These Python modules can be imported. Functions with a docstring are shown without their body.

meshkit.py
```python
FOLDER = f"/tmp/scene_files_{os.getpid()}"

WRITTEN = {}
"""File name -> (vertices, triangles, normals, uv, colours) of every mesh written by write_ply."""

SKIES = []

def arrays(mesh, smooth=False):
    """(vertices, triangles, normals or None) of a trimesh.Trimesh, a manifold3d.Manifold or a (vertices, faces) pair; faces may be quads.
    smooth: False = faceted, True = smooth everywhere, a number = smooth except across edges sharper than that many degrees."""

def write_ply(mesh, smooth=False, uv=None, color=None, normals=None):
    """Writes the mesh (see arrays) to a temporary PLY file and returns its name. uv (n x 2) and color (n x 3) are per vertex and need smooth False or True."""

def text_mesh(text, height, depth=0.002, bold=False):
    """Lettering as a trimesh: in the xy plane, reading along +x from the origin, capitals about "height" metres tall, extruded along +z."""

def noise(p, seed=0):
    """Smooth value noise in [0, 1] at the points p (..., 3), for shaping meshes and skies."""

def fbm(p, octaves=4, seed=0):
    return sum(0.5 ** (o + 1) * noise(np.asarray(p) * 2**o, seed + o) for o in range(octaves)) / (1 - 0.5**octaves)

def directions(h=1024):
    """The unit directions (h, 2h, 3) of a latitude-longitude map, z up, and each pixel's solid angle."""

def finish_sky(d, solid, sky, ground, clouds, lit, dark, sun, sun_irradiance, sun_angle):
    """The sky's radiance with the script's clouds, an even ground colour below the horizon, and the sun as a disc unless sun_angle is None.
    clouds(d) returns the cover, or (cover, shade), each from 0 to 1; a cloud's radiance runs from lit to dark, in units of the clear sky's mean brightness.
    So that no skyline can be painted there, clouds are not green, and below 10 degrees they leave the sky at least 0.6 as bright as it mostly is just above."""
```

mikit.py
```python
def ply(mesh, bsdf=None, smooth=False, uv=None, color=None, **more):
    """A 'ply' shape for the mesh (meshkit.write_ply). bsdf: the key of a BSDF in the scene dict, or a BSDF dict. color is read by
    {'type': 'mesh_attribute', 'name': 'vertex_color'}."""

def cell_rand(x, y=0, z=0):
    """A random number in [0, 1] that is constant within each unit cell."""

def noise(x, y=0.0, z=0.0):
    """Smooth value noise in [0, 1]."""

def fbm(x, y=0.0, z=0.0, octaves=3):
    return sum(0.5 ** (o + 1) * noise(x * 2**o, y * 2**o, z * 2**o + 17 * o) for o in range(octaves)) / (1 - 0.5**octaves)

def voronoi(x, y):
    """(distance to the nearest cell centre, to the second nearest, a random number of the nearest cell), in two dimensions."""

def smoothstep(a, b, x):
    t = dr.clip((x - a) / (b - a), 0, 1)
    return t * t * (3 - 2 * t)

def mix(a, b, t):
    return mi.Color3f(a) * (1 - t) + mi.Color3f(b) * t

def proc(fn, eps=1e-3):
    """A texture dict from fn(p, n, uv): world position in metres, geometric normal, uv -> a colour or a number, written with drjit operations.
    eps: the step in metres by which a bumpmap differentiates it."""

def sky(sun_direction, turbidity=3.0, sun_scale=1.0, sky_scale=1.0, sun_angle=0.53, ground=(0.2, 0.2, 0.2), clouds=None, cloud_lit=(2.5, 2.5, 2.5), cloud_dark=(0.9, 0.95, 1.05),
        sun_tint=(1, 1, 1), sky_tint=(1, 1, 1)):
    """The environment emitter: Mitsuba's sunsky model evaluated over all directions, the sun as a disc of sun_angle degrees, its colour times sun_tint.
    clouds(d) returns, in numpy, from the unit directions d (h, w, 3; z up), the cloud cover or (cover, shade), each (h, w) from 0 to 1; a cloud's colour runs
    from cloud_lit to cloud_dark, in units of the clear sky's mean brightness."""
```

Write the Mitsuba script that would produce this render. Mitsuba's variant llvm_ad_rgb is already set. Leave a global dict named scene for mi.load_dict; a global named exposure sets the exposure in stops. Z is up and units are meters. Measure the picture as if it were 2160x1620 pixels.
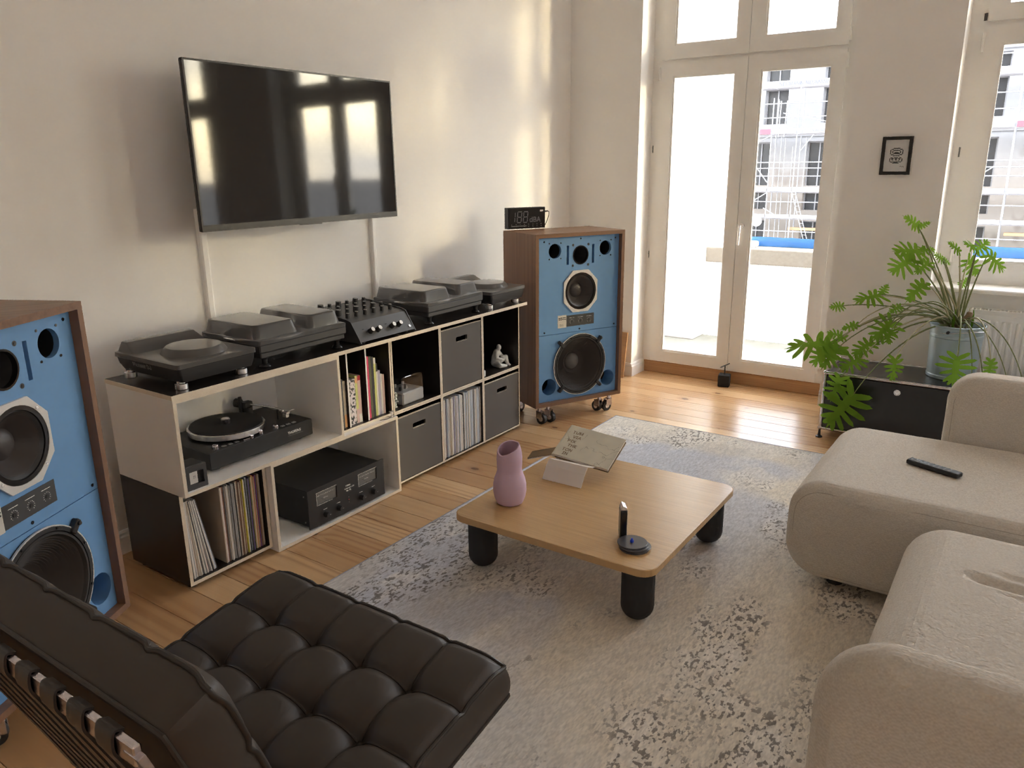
import math, random
import numpy as np
import trimesh, manifold3d, shapely
import shapely.geometry as sg, shapely.affinity as sa
import drjit as dr
import mitsuba as mi
import mikit, meshkit
from mikit import proc, noise, fbm, cell_rand, voronoi, smoothstep, mix, ply

random.seed(7)
RNG = np.random.default_rng(11)
scene, labels = {}, {}

# ------------------------------------------------------------------ camera, sky, sun, exposure
CAM_R = np.array([[0.562579, -0.826692, -0.009212], [-0.230465, -0.146115, -0.962048], [0.793972, 0.543351, -0.272725]])          # rows: image right, image down, view direction, in world axes
EYE = np.array([0.0, 0.0, 1.52])
M4 = np.eye(4); M4[:3, 0] = -CAM_R[0]; M4[:3, 1] = -CAM_R[1]; M4[:3, 2] = CAM_R[2]; M4[:3, 3] = EYE
scene['camera'] = {'type': 'perspective', 'fov': math.degrees(2 * math.atan(1080 / 1622.5)), 'fov_axis': 'x',
                   'near_clip': 0.05, 'far_clip': 300.0, 'to_world': mi.ScalarTransform4f(M4)}
SUN = [0.477, -0.879, 0.20]
exposure = 6.85
def clouds(d):
    c = np.clip(0.25 + 1.1 * meshkit.fbm(d * np.array([3.0, 3.0, 7.0]) + 5.0, 4), 0, 1)
    return c, 0.35 * np.clip(1.4 * meshkit.fbm(d * 5.0 + 31.0, 3) - 0.2, 0, 1)
scene['sky'] = mikit.sky(SUN, turbidity=4.0, sun_scale=0.026, sky_scale=1.0, sun_angle=6.5, ground=(0.25, 0.24, 0.23), clouds=clouds,
                         cloud_lit=(1.5, 1.5, 1.5), cloud_dark=(0.95, 0.98, 1.03), sun_tint=(0.85, 1.1, 1.55), sky_tint=(0.90, 0.98, 1.16))

# ------------------------------------------------------------------ materials
def prin(c, rough=0.5, **k):
    d = {'type': 'principled', 'base_color': c if isinstance(c, dict) else {'type': 'rgb', 'value': list(c)}, 'roughness': rough}
    d.update(k); return d
def two(b): return {'type': 'twosided', 'b': b}
def mat(name, b, t=True): scene['m_' + name] = two(b) if t else b
def bump(b, fn, scale, eps=1e-3): return {'type': 'bumpmap', 'tex': proc(fn, eps), 'scale': scale, 'b': b}

def paint_fn(p, n, uv): return mix((0.80, 0.785, 0.76), (0.82, 0.81, 0.79), fbm(p.x * 2.0, p.y * 2.0, p.z * 2.0))
mat('wall', prin(proc(paint_fn), 0.85, specular=0.2))
mat('ceiling', prin((0.82, 0.81, 0.79), 0.9))
mat('lacquer', prin((0.80, 0.785, 0.755), 0.32))
mat('white', prin((0.80, 0.79, 0.77), 0.45))
mat('warm_white', prin((0.74, 0.71, 0.67), 0.5))
PW, PX0 = 0.135, -1.80
def floor_fn(p, n, uv):
    k = dr.floor((p.x - PX0) / PW)
    r, r2 = cell_rand(k, 3), cell_rand(k, 9)
    x, y = p.x + r * 3.0, p.y + r2 * 17.0
    cy = dr.floor(y / 0.9); f = cell_rand(k, cy, 5)
    ky = (cy + 0.15 + 0.7 * cell_rand(k, cy, 6)) * 0.9
    kx = PX0 + (k + 0.2 + 0.6 * cell_rand(k, cy, 7)) * PW
    big = 0.6 + 0.8 * cell_rand(k, cy, 8)
    dx, dy = p.x - kx, (y - ky) * 0.62
    d = dr.sqrt(dx * dx + dy * dy) / big; has = dr.select(f < 0.40, 1.0, 0.0)
    warp = 0.05 * dr.exp(-dr.square(d / 0.05)) * has
    w = 0.05 * noise(x * 2.4, y * 0.8, 1.0) + 0.012 * noise(x * 9.0, y * 2.0, 2.0) + warp * dr.select(dx > 0, 1.0, -1.0)
    fx = p.x - PX0 - (k + 0.5 + 0.5 * (r2 - 0.5)) * PW
    ring = dr.sqrt(dr.square(fx + w) + dr.square(0.012 * (1 + r))) * (150.0 + 80 * r) + 14.0 * noise(x * 1.2, y * 0.4, 5.0)
    g = 0.5 + 0.5 * dr.sin(ring)
    amt = smoothstep(0.42, 0.8, noise(x * 8.0, y * 0.7, 8.0))
    g = g * g * (0.16 + 0.8 * amt)
    fine = noise(x * 420.0, y * 6.0, 3.0)
    base = mix((0.44, 0.255, 0.12), (0.62, 0.415, 0.225), dr.clip(1.3 * r - 0.15 + 0.3 * noise(x * 6, y * 0.5, 4.0), 0, 1))
    c = mix(base, (0.36, 0.17, 0.07), dr.clip(0.55 * g + 0.12 * fine, 0, 1))
    kn = has * (1 - smoothstep(0.008, 0.014, d)); halo = has * (1 - smoothstep(0.014, 0.035, d))
    c = mix(c, (0.36, 0.17, 0.07), 0.5 * halo)
    return mix(c, mix((0.17, 0.075, 0.03), (0.09, 0.04, 0.02), noise(p.x * 300, p.y * 300)), kn * 0.85)
mat('floor', prin(proc(floor_fn), 0.27, specular=0.5, clearcoat=0.25, clearcoat_gloss=0.85))
mat('floor_gap', prin((0.05, 0.03, 0.02), 0.9))
def sill_fn(p, n, uv):
    g = noise(p.z * 260.0 + 8 * noise(p.y * 2.0, p.z * 30.0), p.y * 3.0)
    return mix((0.47, 0.28, 0.14), (0.36, 0.19, 0.085), 0.7 * g)
mat('sill_wood', prin(proc(sill_fn), 0.35))
def walnut_fn(p, n, uv):
    g = fbm(p.x * 60.0 + p.y * 60.0 + 6 * noise(p.x * 4, p.y * 4, p.z * 1.3), p.z * 2.2, p.x * 8.0, 4)
    c = mix((0.235, 0.125, 0.070), (0.115, 0.056, 0.030), g)
    return mix(c, (0.27, 0.15, 0.085), 0.35 * noise(p.x * 9, p.y * 9, p.z * 1.1))
mat('walnut', prin(proc(walnut_fn), 0.38))
def walnut_top_fn(p, n, uv):
    a = 0.9 * p.x - 0.44 * p.y; b = 0.44 * p.x + 0.9 * p.y
    g = fbm(b * 75.0 + 5 * noise(a * 2.0, b * 6.0), a * 2.5, p.z * 40.0, 4)
    return mix((0.235, 0.125, 0.070), (0.115, 0.056, 0.030), g)
mat('walnut_top', prin(proc(walnut_top_fn), 0.36))
def ply_fn(p, n, uv):
    g = noise(p.x * 300.0, p.y * 300.0, p.z * 260.0)
    return mix((0.71, 0.63, 0.51), (0.55, 0.46, 0.34), 0.55 * g * noise(p.x * 14, p.y * 14, p.z * 14))
mat('ply_edge', prin(proc(ply_fn), 0.55))
mat('black_board', prin((0.016, 0.013, 0.012), 0.32))
mat('drawer', prin((0.085, 0.078, 0.072), 0.5))
mat('drawer_dark', prin((0.012, 0.011, 0.010), 0.7))
def baffle_fn(p, n, uv): return mix((0.115, 0.265, 0.50), (0.13, 0.285, 0.52), fbm(p.x * 40, p.y * 40, p.z * 40))
mat('baffle', prin(proc(baffle_fn), 0.55))
mat('black', prin((0.018, 0.018, 0.019), 0.5))
mat('black_gloss', prin((0.010, 0.010, 0.011), 0.12))
mat('black_matte', prin((0.014, 0.014, 0.015), 0.75))
mat('dark_grey', prin((0.045, 0.046, 0.048), 0.42))
mat('mid_grey', prin((0.16, 0.16, 0.16), 0.45))
mat('chrome', {'type': 'roughconductor', 'material': 'Cr', 'alpha': 0.07})
mat('steel', {'type': 'roughconductor', 'material': 'Al', 'alpha': 0.22})
mat('cast_alu', prin((0.62, 0.61, 0.59), 0.42, metallic=0.35))
mat('cone', prin((0.045, 0.038, 0.035), 0.6))
mat('cone_mid', prin((0.04, 0.033, 0.031), 0.45))
mat('dust_cap', prin((0.10, 0.095, 0.09), 0.55))
mat('surround', prin((0.02, 0.02, 0.02), 0.4))
mat('badge', prin((0.62, 0.60, 0.55), 0.4, metallic=0.3))
mat('print_white', prin((0.75, 0.75, 0.74), 0.6))
mat('screen', prin((0.006, 0.006, 0.007), 0.05, specular=0.6))
mat('tv_frame', prin((0.012, 0.012, 0.013), 0.3))
mat('segment', prin((0.15, 0.15, 0.165), 0.35))
def leather_fn(p, n, uv):
    d1, d2, r = voronoi(p.x * 260.0 + p.z * 90, p.y * 260.0 + p.z * 200)
    return smoothstep(0.0, 0.35, d2 - d1) * 0.6 + 0.4 * noise(p.x * 60, p.y * 60, p.z * 60)
mat('leather', bump(prin((0.036, 0.028, 0.023), 0.45, specular=0.5), leather_fn, 0.00025, 5e-4))
mat('leather_plain', prin((0.024, 0.019, 0.016), 0.38))
def boucle_h(p, n, uv):
    return noise(p.x * 260, p.y * 260, p.z * 260) + 0.7 * noise(p.x * 130 + 9, p.y * 130, p.z * 130)
def boucle_c(p, n, uv):
    return mix((0.48, 0.44, 0.38), (0.60, 0.56, 0.50), noise(p.x * 260, p.y * 260, p.z * 260))
mat('boucle', bump(prin(proc(boucle_c), 0.95, sheen=0.3, specular=0.1), boucle_h, 0.0022, 1.2e-3))
mat('boucle_seam', prin((0.40, 0.36, 0.31), 0.95))
def rug_fn(p, n, uv):
    a = noise(p.x * 90.0, p.y * 260.0, 1.0); b = noise(p.x * 45.0 + 3, p.y * 130.0, 2.0)
    yarn = 0.5 * a + 0.5 * b
    big = fbm(p.x * 1.1 + 4.0, p.y * 1.3 + 2.0, 0.0, 3)
    mid = fbm(p.x * 4.2 + 1.0, p.y * 7.5, 3.0, 3)
    sp = fbm(p.x * 70.0, p.y * 120.0, 5.0, 3)
    c = mix((0.62, 0.57, 0.49), (0.50, 0.49, 0.48), smoothstep(0.35, 0.65, big))
    blue = smoothstep(0.46, 0.62, fbm(p.x * 1.7 + 9, p.y * 1.9 + 5, 0.0, 2)) * smoothstep(1.3, 1.9, p.y + 0.35 * p.x - 0.2)
    c = mix(c, (0.46, 0.48, 0.54), 0.75 * blue)
    c = mix(c, (0.72, 0.69, 0.64), 0.55 * smoothstep(0.55, 0.75, mid))
    dark = smoothstep(0.54, 0.66, sp) * smoothstep(0.50, 0.66, mid * 0.55 + fbm(p.x * 1.5, p.y * 2.2 + 7, 1.0, 2) * 0.55)
    c = mix(c, (0.10, 0.085, 0.075), 0.75 * dark)
    return c * (0.82 + 0.5 * yarn)
def rug_h(p, n, uv): return noise(p.x * 180.0, p.y * 420.0, 1.0)
mat('rug', bump(prin(proc(rug_fn), 0.95, specular=0.1), rug_h, 0.0012, 8e-4))
mat('rug_edge', prin((0.30, 0.31, 0.34), 0.9))
def oak_fn(p, n, uv):
    g = fbm(p.x * 150.0 + 5 * noise(p.x * 5, p.y * 1.0), p.y * 5.0, 2.0, 4)
    f = noise(p.x * 800.0, p.y * 18.0)
    return mix((0.53, 0.345, 0.165), (0.40, 0.235, 0.10), dr.clip(0.75 * g + 0.2 * f, 0, 1))
mat('oak', prin(proc(oak_fn), 0.26, specular=0.5))
mat('table_leg', prin((0.012, 0.012, 0.013), 0.6))
mat('lilac', prin((0.52, 0.37, 0.47), 0.7))
mat('paper', prin((0.66, 0.62, 0.58), 0.7))
def cover_fn(p, n, uv):
    l = dr.abs(fbm(p.x * 22.0, p.y * 22.0, 1.0, 3) - 0.5)
    c = mix((0.57, 0.54, 0.44), (0.50, 0.475, 0.39), noise(p.x * 30, p.y * 30))
    return mix(c, (0.22, 0.21, 0.16), 0.75 * (1 - smoothstep(0.003, 0.014, l)) * smoothstep(0.45, 0.6, noise(p.x * 9 + 3, p.y * 9)))
mat('book_cover', prin(proc(cover_fn), 0.5))
mat('board_brown', prin((0.20, 0.14, 0.08), 0.6))
mat('coaster', prin((0.07, 0.07, 0.08), 0.18))
mat('blue_plastic', prin((0.01, 0.04, 0.42), 0.2))
mat('red', prin((0.7, 0.02, 0.04), 0.4))
mat('smoked', {'type': 'blendbsdf', 'weight': 0.30, 'a': {'type': 'thindielectric', 'int_ior': 1.5, 'specular_transmittance': {'type': 'rgb', 'value': [0.62, 0.62, 0.63]}}, 'b': two(prin((0.25, 0.25, 0.25), 0.22))}, False)
mat('acrylic', {'type': 'thindielectric', 'int_ior': 1.5, 'specular_transmittance': {'type': 'rgb', 'value': [0.86, 0.88, 0.90]}}, False)
mat('glass', {'type': 'thindielectric', 'int_ior': 1.5}, False)
mat('meter_face', prin((0.13, 0.13, 0.125), 0.35))
mat('zinc', prin((0.34, 0.43, 0.48), 0.33, metallic=0.35))
mat('soil', prin((0.05, 0.035, 0.025), 0.95))
def leaf_mat(c, t): return {'type': 'principledthin', 'base_color': {'type': 'rgb', 'value': list(c)}, 'roughness': 0.38, 'diff_trans': t, 'spec_trans': 0.0, 'eta': 1.4}
mat('leaf', leaf_mat((0.17, 0.31, 0.035), 1.0), False)
mat('stem', prin((0.17, 0.20, 0.075), 0.45))
mat('stem_pale', prin((0.40, 0.38, 0.24), 0.5))
mat('ceramic', prin((0.62, 0.63, 0.62), 0.6))
mat('grey_plastic', prin((0.36, 0.36, 0.36), 0.4))
def render_fn(p, n, uv): return mix((0.78, 0.77, 0.74), (0.84, 0.83, 0.81), fbm(p.y * 3, p.z * 3, p.x * 3))
mat('render', prin(proc(render_fn), 0.9))
def stone_fn(p, n, uv): return mix((0.25, 0.22, 0.19), (0.32, 0.29, 0.25), fbm(p.x * 40, p.y * 40, p.z * 40))
mat('stone', prin(proc(stone_fn), 0.85))
def tiles_fn(p, n, uv): return mix((0.25, 0.25, 0.22), (0.31, 0.305, 0.28), fbm(p.x * 6, p.y * 12))
mat('balcony_floor', prin(proc(tiles_fn), 0.6))
mat('tarp', prin((0.035, 0.15, 0.42), 0.55))
def facade_fn(p, n, uv):
    s = fbm(p.y * 0.5, p.z * 0.8, 3.0, 4); low = 1 - smoothstep(1.0, 3.2, p.z + 1.2 * noise(p.y * 0.7, 4.0))
    c = mix((0.34, 0.345, 0.36), (0.28, 0.28, 0.29), s)
    c = mix(c, (0.29, 0.25, 0.21), low * 0.8)
    return mix(c, (0.17, 0.14, 0.12), smoothstep(0.60, 0.72, fbm(p.y * 1.3, p.z * 1.0, 9.0, 3)) * 0.6 * low)
mat('facade', prin(proc(facade_fn), 0.9))
mat('dark_window', prin((0.03, 0.031, 0.034), 0.3))
mat('far_frame', prin((0.30, 0.30, 0.31), 0.5))
mat('scaffold', prin((0.50, 0.52, 0.56), 0.35, metallic=0.5))
mat('deck_board', prin((0.38, 0.37, 0.38), 0.7))
mat('banner', prin((0.42, 0.43, 0.47), 0.7))
mat('banner_red', prin((0.30, 0.10, 0.13), 0.7))
mat('banner_text', prin((0.14, 0.145, 0.18), 0.7))
mat('timber', prin((0.42, 0.26, 0.15), 0.8))
mat('street', prin((0.22, 0.22, 0.22), 0.9))
mat('cabinet_black', prin((0.012, 0.012, 0.013), 0.28))
mat('booklet_white', prin((0.78, 0.78, 0.78), 0.5))
mat('frame_black', prin((0.010, 0.009, 0.008), 0.35))
mat('art_paper', prin((0.60, 0.60, 0.60), 0.6))
SPINES = {'white': (0.70, 0.68, 0.64), 'cream': (0.60, 0.54, 0.43), 'grey': (0.30, 0.30, 0.30), 'beige': (0.46, 0.38, 0.30), 'black': (0.03, 0.03, 0.032),
          'dark grey': (0.10, 0.10, 0.105), 'brown': (0.20, 0.11, 0.07), 'yellow': (0.58, 0.52, 0.07), 'red': (0.38, 0.02, 0.03), 'violet': (0.14, 0.10, 0.28),
          'pink': (0.62, 0.45, 0.43), 'pale blue': (0.52, 0.58, 0.66), 'crimson': (0.62, 0.06, 0.14), 'olive': (0.10, 0.10, 0.05), 'lime': (0.58, 0.60, 0.22),
          'orange': (0.72, 0.42, 0.20), 'lilac grey': (0.40, 0.38, 0.48)}
for k_, c_ in SPINES.items():
    mat('spine_' + k_.replace(' ', '_'), prin(c_, 0.5))
def doodle_fn(p, n, uv):
    v = fbm(p.x * 130, p.y * 130, p.z * 110, 2)
    return mix((0.72, 0.66, 0.66), (0.05, 0.05, 0.05), smoothstep(0.54, 0.58, v))
mat('spine_doodle', prin(proc(doodle_fn), 0.5))

# ------------------------------------------------------------------ mesh helpers
def numbered(name):
    if name not in USED: USED[name] = 0; return name
    USED[name] += 1
    return f'{name}_{USED[name]:03d}'
USED = {}
def xf(mesh, M):
    if M is None: return mesh
    m = mesh.copy(); m.apply_transform(M); return m
class Thing:
    def __init__(s, name, label=None, cat=None, group=None, M=None, kind=None):
        s.key = numbered(name); s.M = M
        d = {}
        if label: d['label'] = label
        if cat: d['category'] = cat
        if group: d['group'] = group
        if kind: d['kind'] = kind
        if d: labels[s.key] = d
    def part(s, name, mesh, m, smooth=35, label=None, under=None, kind=None, whole=False, **kw):
        k = s.key if whole else numbered((under or s.key) + '__' + name)
        scene[k] = ply(xf(as_tm(mesh), s.M), 'm_' + m, smooth=smooth, **kw)
        d = {}
        if label: d['label'] = label
        if kind: d['kind'] = kind
        if d and not whole: labels[k] = d
        return k
def single(name, mesh, m, label=None, cat=None, group=None, M=None, kind=None, smooth=35):
    t = Thing(name, label, cat, group, M, kind); t.part('', mesh, m, smooth, whole=True); return t
def as_tm(m):
    if isinstance(m, manifold3d.Manifold):
        k = m.to_mesh(); return trimesh.Trimesh(np.array(k.vert_properties[:, :3], float), np.array(k.tri_verts), process=False)
    if isinstance(m, (list,)): return trimesh.util.concatenate([as_tm(a) for a in m])
    return m
def box(x0, x1, y0, y1, z0, z1, c=0.0):
    x0, x1 = min(x0, x1), max(x0, x1); y0, y1 = min(y0, y1), max(y0, y1); z0, z1 = min(z0, z1), max(z0, z1)
    c = min(c, 0.45 * min(x1 - x0, y1 - y0, z1 - z0))
    if c <= 0:
        return trimesh.creation.box(bounds=[[x0, y0, z0], [x1, y1, z1]])
    P = []
    for i in range(3):
        for a in (0, 1):
            for b in (0, 1):
                for d in (0, 1):
                    k = [c, c, c]; k[i] = 0
                    P.append(((x0 + k[0]) if a == 0 else (x1 - k[0]), (y0 + k[1]) if b == 0 else (y1 - k[1]), (z0 + k[2]) if d == 0 else (z1 - k[2])))
    return trimesh.convex.convex_hull(np.array(P))
def rbox(x0, x1, y0, y1, z0, z1, r, seg=16):
    s = manifold3d.Manifold.sphere(r, seg)
    return as_tm(manifold3d.Manifold.batch_hull([s.translate([x, y, z]) for x in (x0 + r, x1 - r) for y in (y0 + r, y1 - r) for z in (z0 + r, z1 - r)]))
def mf(m):
    m = as_tm(m); m = trimesh.Trimesh(m.vertices, m.faces, process=True); m.merge_vertices(merge_tex=True, merge_norm=True)
    return manifold3d.Manifold(manifold3d.Mesh(np.asarray(m.vertices, np.float32), np.asarray(m.faces, np.uint32)))
def cyl(r, p0, p1, n=24, r1=None):
    p0, p1 = np.array(p0, float), np.array(p1, float); L = np.linalg.norm(p1 - p0)
    c = as_tm(manifold3d.Manifold.cylinder(L, r, r if r1 is None else r1, n))
    T = trimesh.geometry.align_vectors([0, 0, 1], (p1 - p0) / L); T[:3, 3] = p0
    c.apply_transform(T); return c
def lathe(prof, n=40, M=None):
    m = trimesh.creation.revolve(np.array(prof, float), sections=n)
    return xf(m, M)
def tube(pts, r, sides=6, caps=True):
    p = np.asarray(pts, float); n = len(p)
    r = np.broadcast_to(r, (n,))
    t = np.gradient(p, axis=0); t /= np.linalg.norm(t, axis=1, keepdims=True) + 1e-12
    ref = np.array([0, 0, 1.0]) if abs(t[0, 2]) < 0.9 else np.array([1.0, 0, 0])
    a = np.cross(t[0], ref); a /= np.linalg.norm(a); A = [a]
    for i in range(1, n):
        a = A[-1] - t[i] * (A[-1] @ t[i]); A.append(a / (np.linalg.norm(a) + 1e-12))
    A = np.array(A); B = np.cross(t, A); ang = np.arange(sides) * 2 * np.pi / sides
    v = p[:, None] + r[:, None, None] * (np.cos(ang)[None, :, None] * A[:, None] + np.sin(ang)[None, :, None] * B[:, None])
    v = v.reshape(-1, 3); F = []
    for i in range(n - 1):
        for j in range(sides):
            a_, b_ = i * sides + j, i * sides + (j + 1) % sides
            F += [[a_, b_, b_ + sides], [a_, b_ + sides, a_ + sides]]
    if caps:
        v = np.vstack([v, p[0], p[-1]]); c0, c1 = len(v) - 2, len(v) - 1
        for j in range(sides):
            F.append([c0, (j + 1) % sides, j]); F.append([c1, (n - 1) * sides + j, (n - 1) * sides + (j + 1) % sides])
    return trimesh.Trimesh(v, np.array(F), process=False)
def bez(pts, n=16):
    P = np.array(pts, float); t = np.linspace(0, 1, n)[:, None]; k = len(P) - 1
    return sum(math.comb(k, i) * (1 - t) ** (k - i) * t ** i * P[i] for i in range(k + 1))
def catmull(pts, n=8):
    P = np.array(pts, float); P = np.vstack([2 * P[0] - P[1], P, 2 * P[-1] - P[-2]]); out = []
    for i in range(1, len(P) - 2):
        for t in np.linspace(0, 1, n, endpoint=False):
            out.append(0.5 * (2 * P[i] + (P[i + 1] - P[i - 1]) * t + (2 * P[i - 1] - 5 * P[i] + 4 * P[i + 1] - P[i + 2]) * t * t + (-P[i - 1] + 3 * P[i] - 3 * P[i + 1] + P[i + 2]) * t ** 3))
    out.append(P[-2]); return np.array(out)
def frame(o, xd, yd):
    """4x4 whose x and y axes are xd and yd (orthonormalised) at o."""
    x = np.array(xd, float); x /= np.linalg.norm(x); y = np.array(yd, float); y -= x * (x @ y); y /= np.linalg.norm(y)
    M = np.eye(4); M[:3, 0] = x; M[:3, 1] = y; M[:3, 2] = np.cross(x, y); M[:3, 3] = o; return M
def extrude(poly, h, M=None):
    if poly.geom_type == 'MultiPolygon':
        m = trimesh.util.concatenate([trimesh.creation.extrude_polygon(g, h, engine='earcut') for g in poly.geoms])
    else:
        m = trimesh.creation.extrude_polygon(poly, h, engine='earcut')
    return xf(m, M)
def rrect(w, h, r, cx=0, cy=0, n=8):
    return sg.box(cx - w / 2 + r, cy - h / 2 + r, cx + w / 2 - r, cy + h / 2 - r).buffer(r, quad_segs=n)
def text(s, h, M, depth=0.0006, bold=False):
    return xf(meshkit.text_mesh(s, h, depth, bold), M)
def ordn(i): return {1: 'first', 2: 'second', 3: 'third'}.get(i, f"{i}{'st' if i % 10 == 1 and i != 11 else 'nd' if i % 10 == 2 and i != 12 else 'rd' if i % 10 == 3 and i != 13 else 'th'}")

# ------------------------------------------------------------------ the room (x to the windows, y to the television wall, z up)
WX, WY, RX, RY, CZ = 5.09, 2.95, -1.80, -4.90, 3.30
NX = 5.29                                 # where the frames stand in the window niches
DY0, DY1, DZ = 1.06, 2.406, 3.02          # balcony door niche
VY0, VY1, VZ0, VZ1 = -0.86, 0.51, 0.80, 3.02
UNSEEN_FARTHER = ((-3.30, -1.93),)               # unseen casement window farther along the same wall, placed to brighten the room
UNSEEN_SIDE = ((-0.9, 0.6), (1.3, 2.8))          # two unseen windows in the side wall, placed to light the television wall
fl = Thing('floor', 'varnished knotty pine board floor', kind='structure')
fl.part('subfloor', box(RX, 5.40, RY, WY, -0.06, -0.022), 'floor_gap', False)
nb = int(math.ceil((5.40 - RX) / PW))
for i in range(nb):
    x0 = PX0 + i * PW
    fl.part('board', box(x0 + 0.0007, min(x0 + PW - 0.0007, 5.40), RY, WY, -0.022, 0.0, 0.0012), 'floor', False)
def wall(name, mesh, label): return single(name, mesh, 'wall', label, kind='structure', smooth=False)
wall('wall_left', box(RX - 0.2, WX + 0.34, WY, WY + 0.2, -0.1, CZ + 0.1), 'white painted wall behind the television')
w_ = mf(box(WX, WX + 0.34, RY - 0.2, WY, -0.1, CZ + 0.1)) - mf(box(WX - 0.1, WX + 0.7, DY0, DY1, -0.2, DZ)) - mf(box(WX - 0.1, WX + 0.7, VY0, VY1, VZ0, VZ1))
for a_, b2_ in UNSEEN_FARTHER: w_ = w_ - mf(box(WX - 0.1, WX + 0.7, a_, b2_, VZ0, VZ1))
wall('wall_front', as_tm(w_), 'white window wall with deep niches for balcony door and window')
ws_ = mf(box(RX - 0.2, WX + 0.34, RY - 0.3, RY, -0.1, CZ + 0.1))
for a_, b2_ in UNSEEN_SIDE: ws_ = ws_ - mf(box(a_, b2_, RY - 0.5, RY + 0.2, 0.80, 3.02))
wall('wall_right', as_tm(ws_), 'white side wall opposite the television, with two unseen windows')
wall('wall_rear', box(RX - 0.2, RX, RY - 0.2, WY + 0.2, -0.1, CZ + 0.1), 'white wall at the back of the room')
single('ceiling', box(RX - 0.2, WX + 0.34, RY - 0.2, WY + 0.2, CZ, CZ + 0.2), 'ceiling', 'plain white ceiling', kind='structure', smooth=False)
def base_prof(): return sg.Polygon([(0, 0), (0.018, 0), (0.018, 0.072), (0.013, 0.078), (0.013, 0.088), (0.007, 0.096), (0, 0.098)])
def baseboard(name, p0, p1, inward, label):
    p0, p1 = np.array(p0, float), np.array(p1, float); d = p1 - p0; L = np.linalg.norm(d)
    M = np.eye(4); M[:3, 0] = [*inward, 0]; M[:3, 1] = [0, 0, 1]; M[:3, 2] = np.cross(M[:3, 0], M[:3, 1]); s = np.sign(M[:3, 2] @ [*d, 0])
    M[:3, 3] = [*(p0 if s > 0 else p1), 0]
    single(name, extrude(base_prof(), L, M), 'white', label, kind='structure')
baseboard('baseboard_left', (RX, WY), (WX, WY), (0, -1), 'white profiled baseboard along the television wall')
baseboard('baseboard_front', (WX, DY1), (WX, WY), (-1, 0), 'white baseboard beside the balcony door')
baseboard('baseboard_jamb', (WX - 0.018, DY1), (NX, DY1), (0, -1), 'white baseboard in the door niche')
baseboard('baseboard_window', (WX, RY), (WX, DY0), (-1, 0), 'white baseboard below the window')
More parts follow.
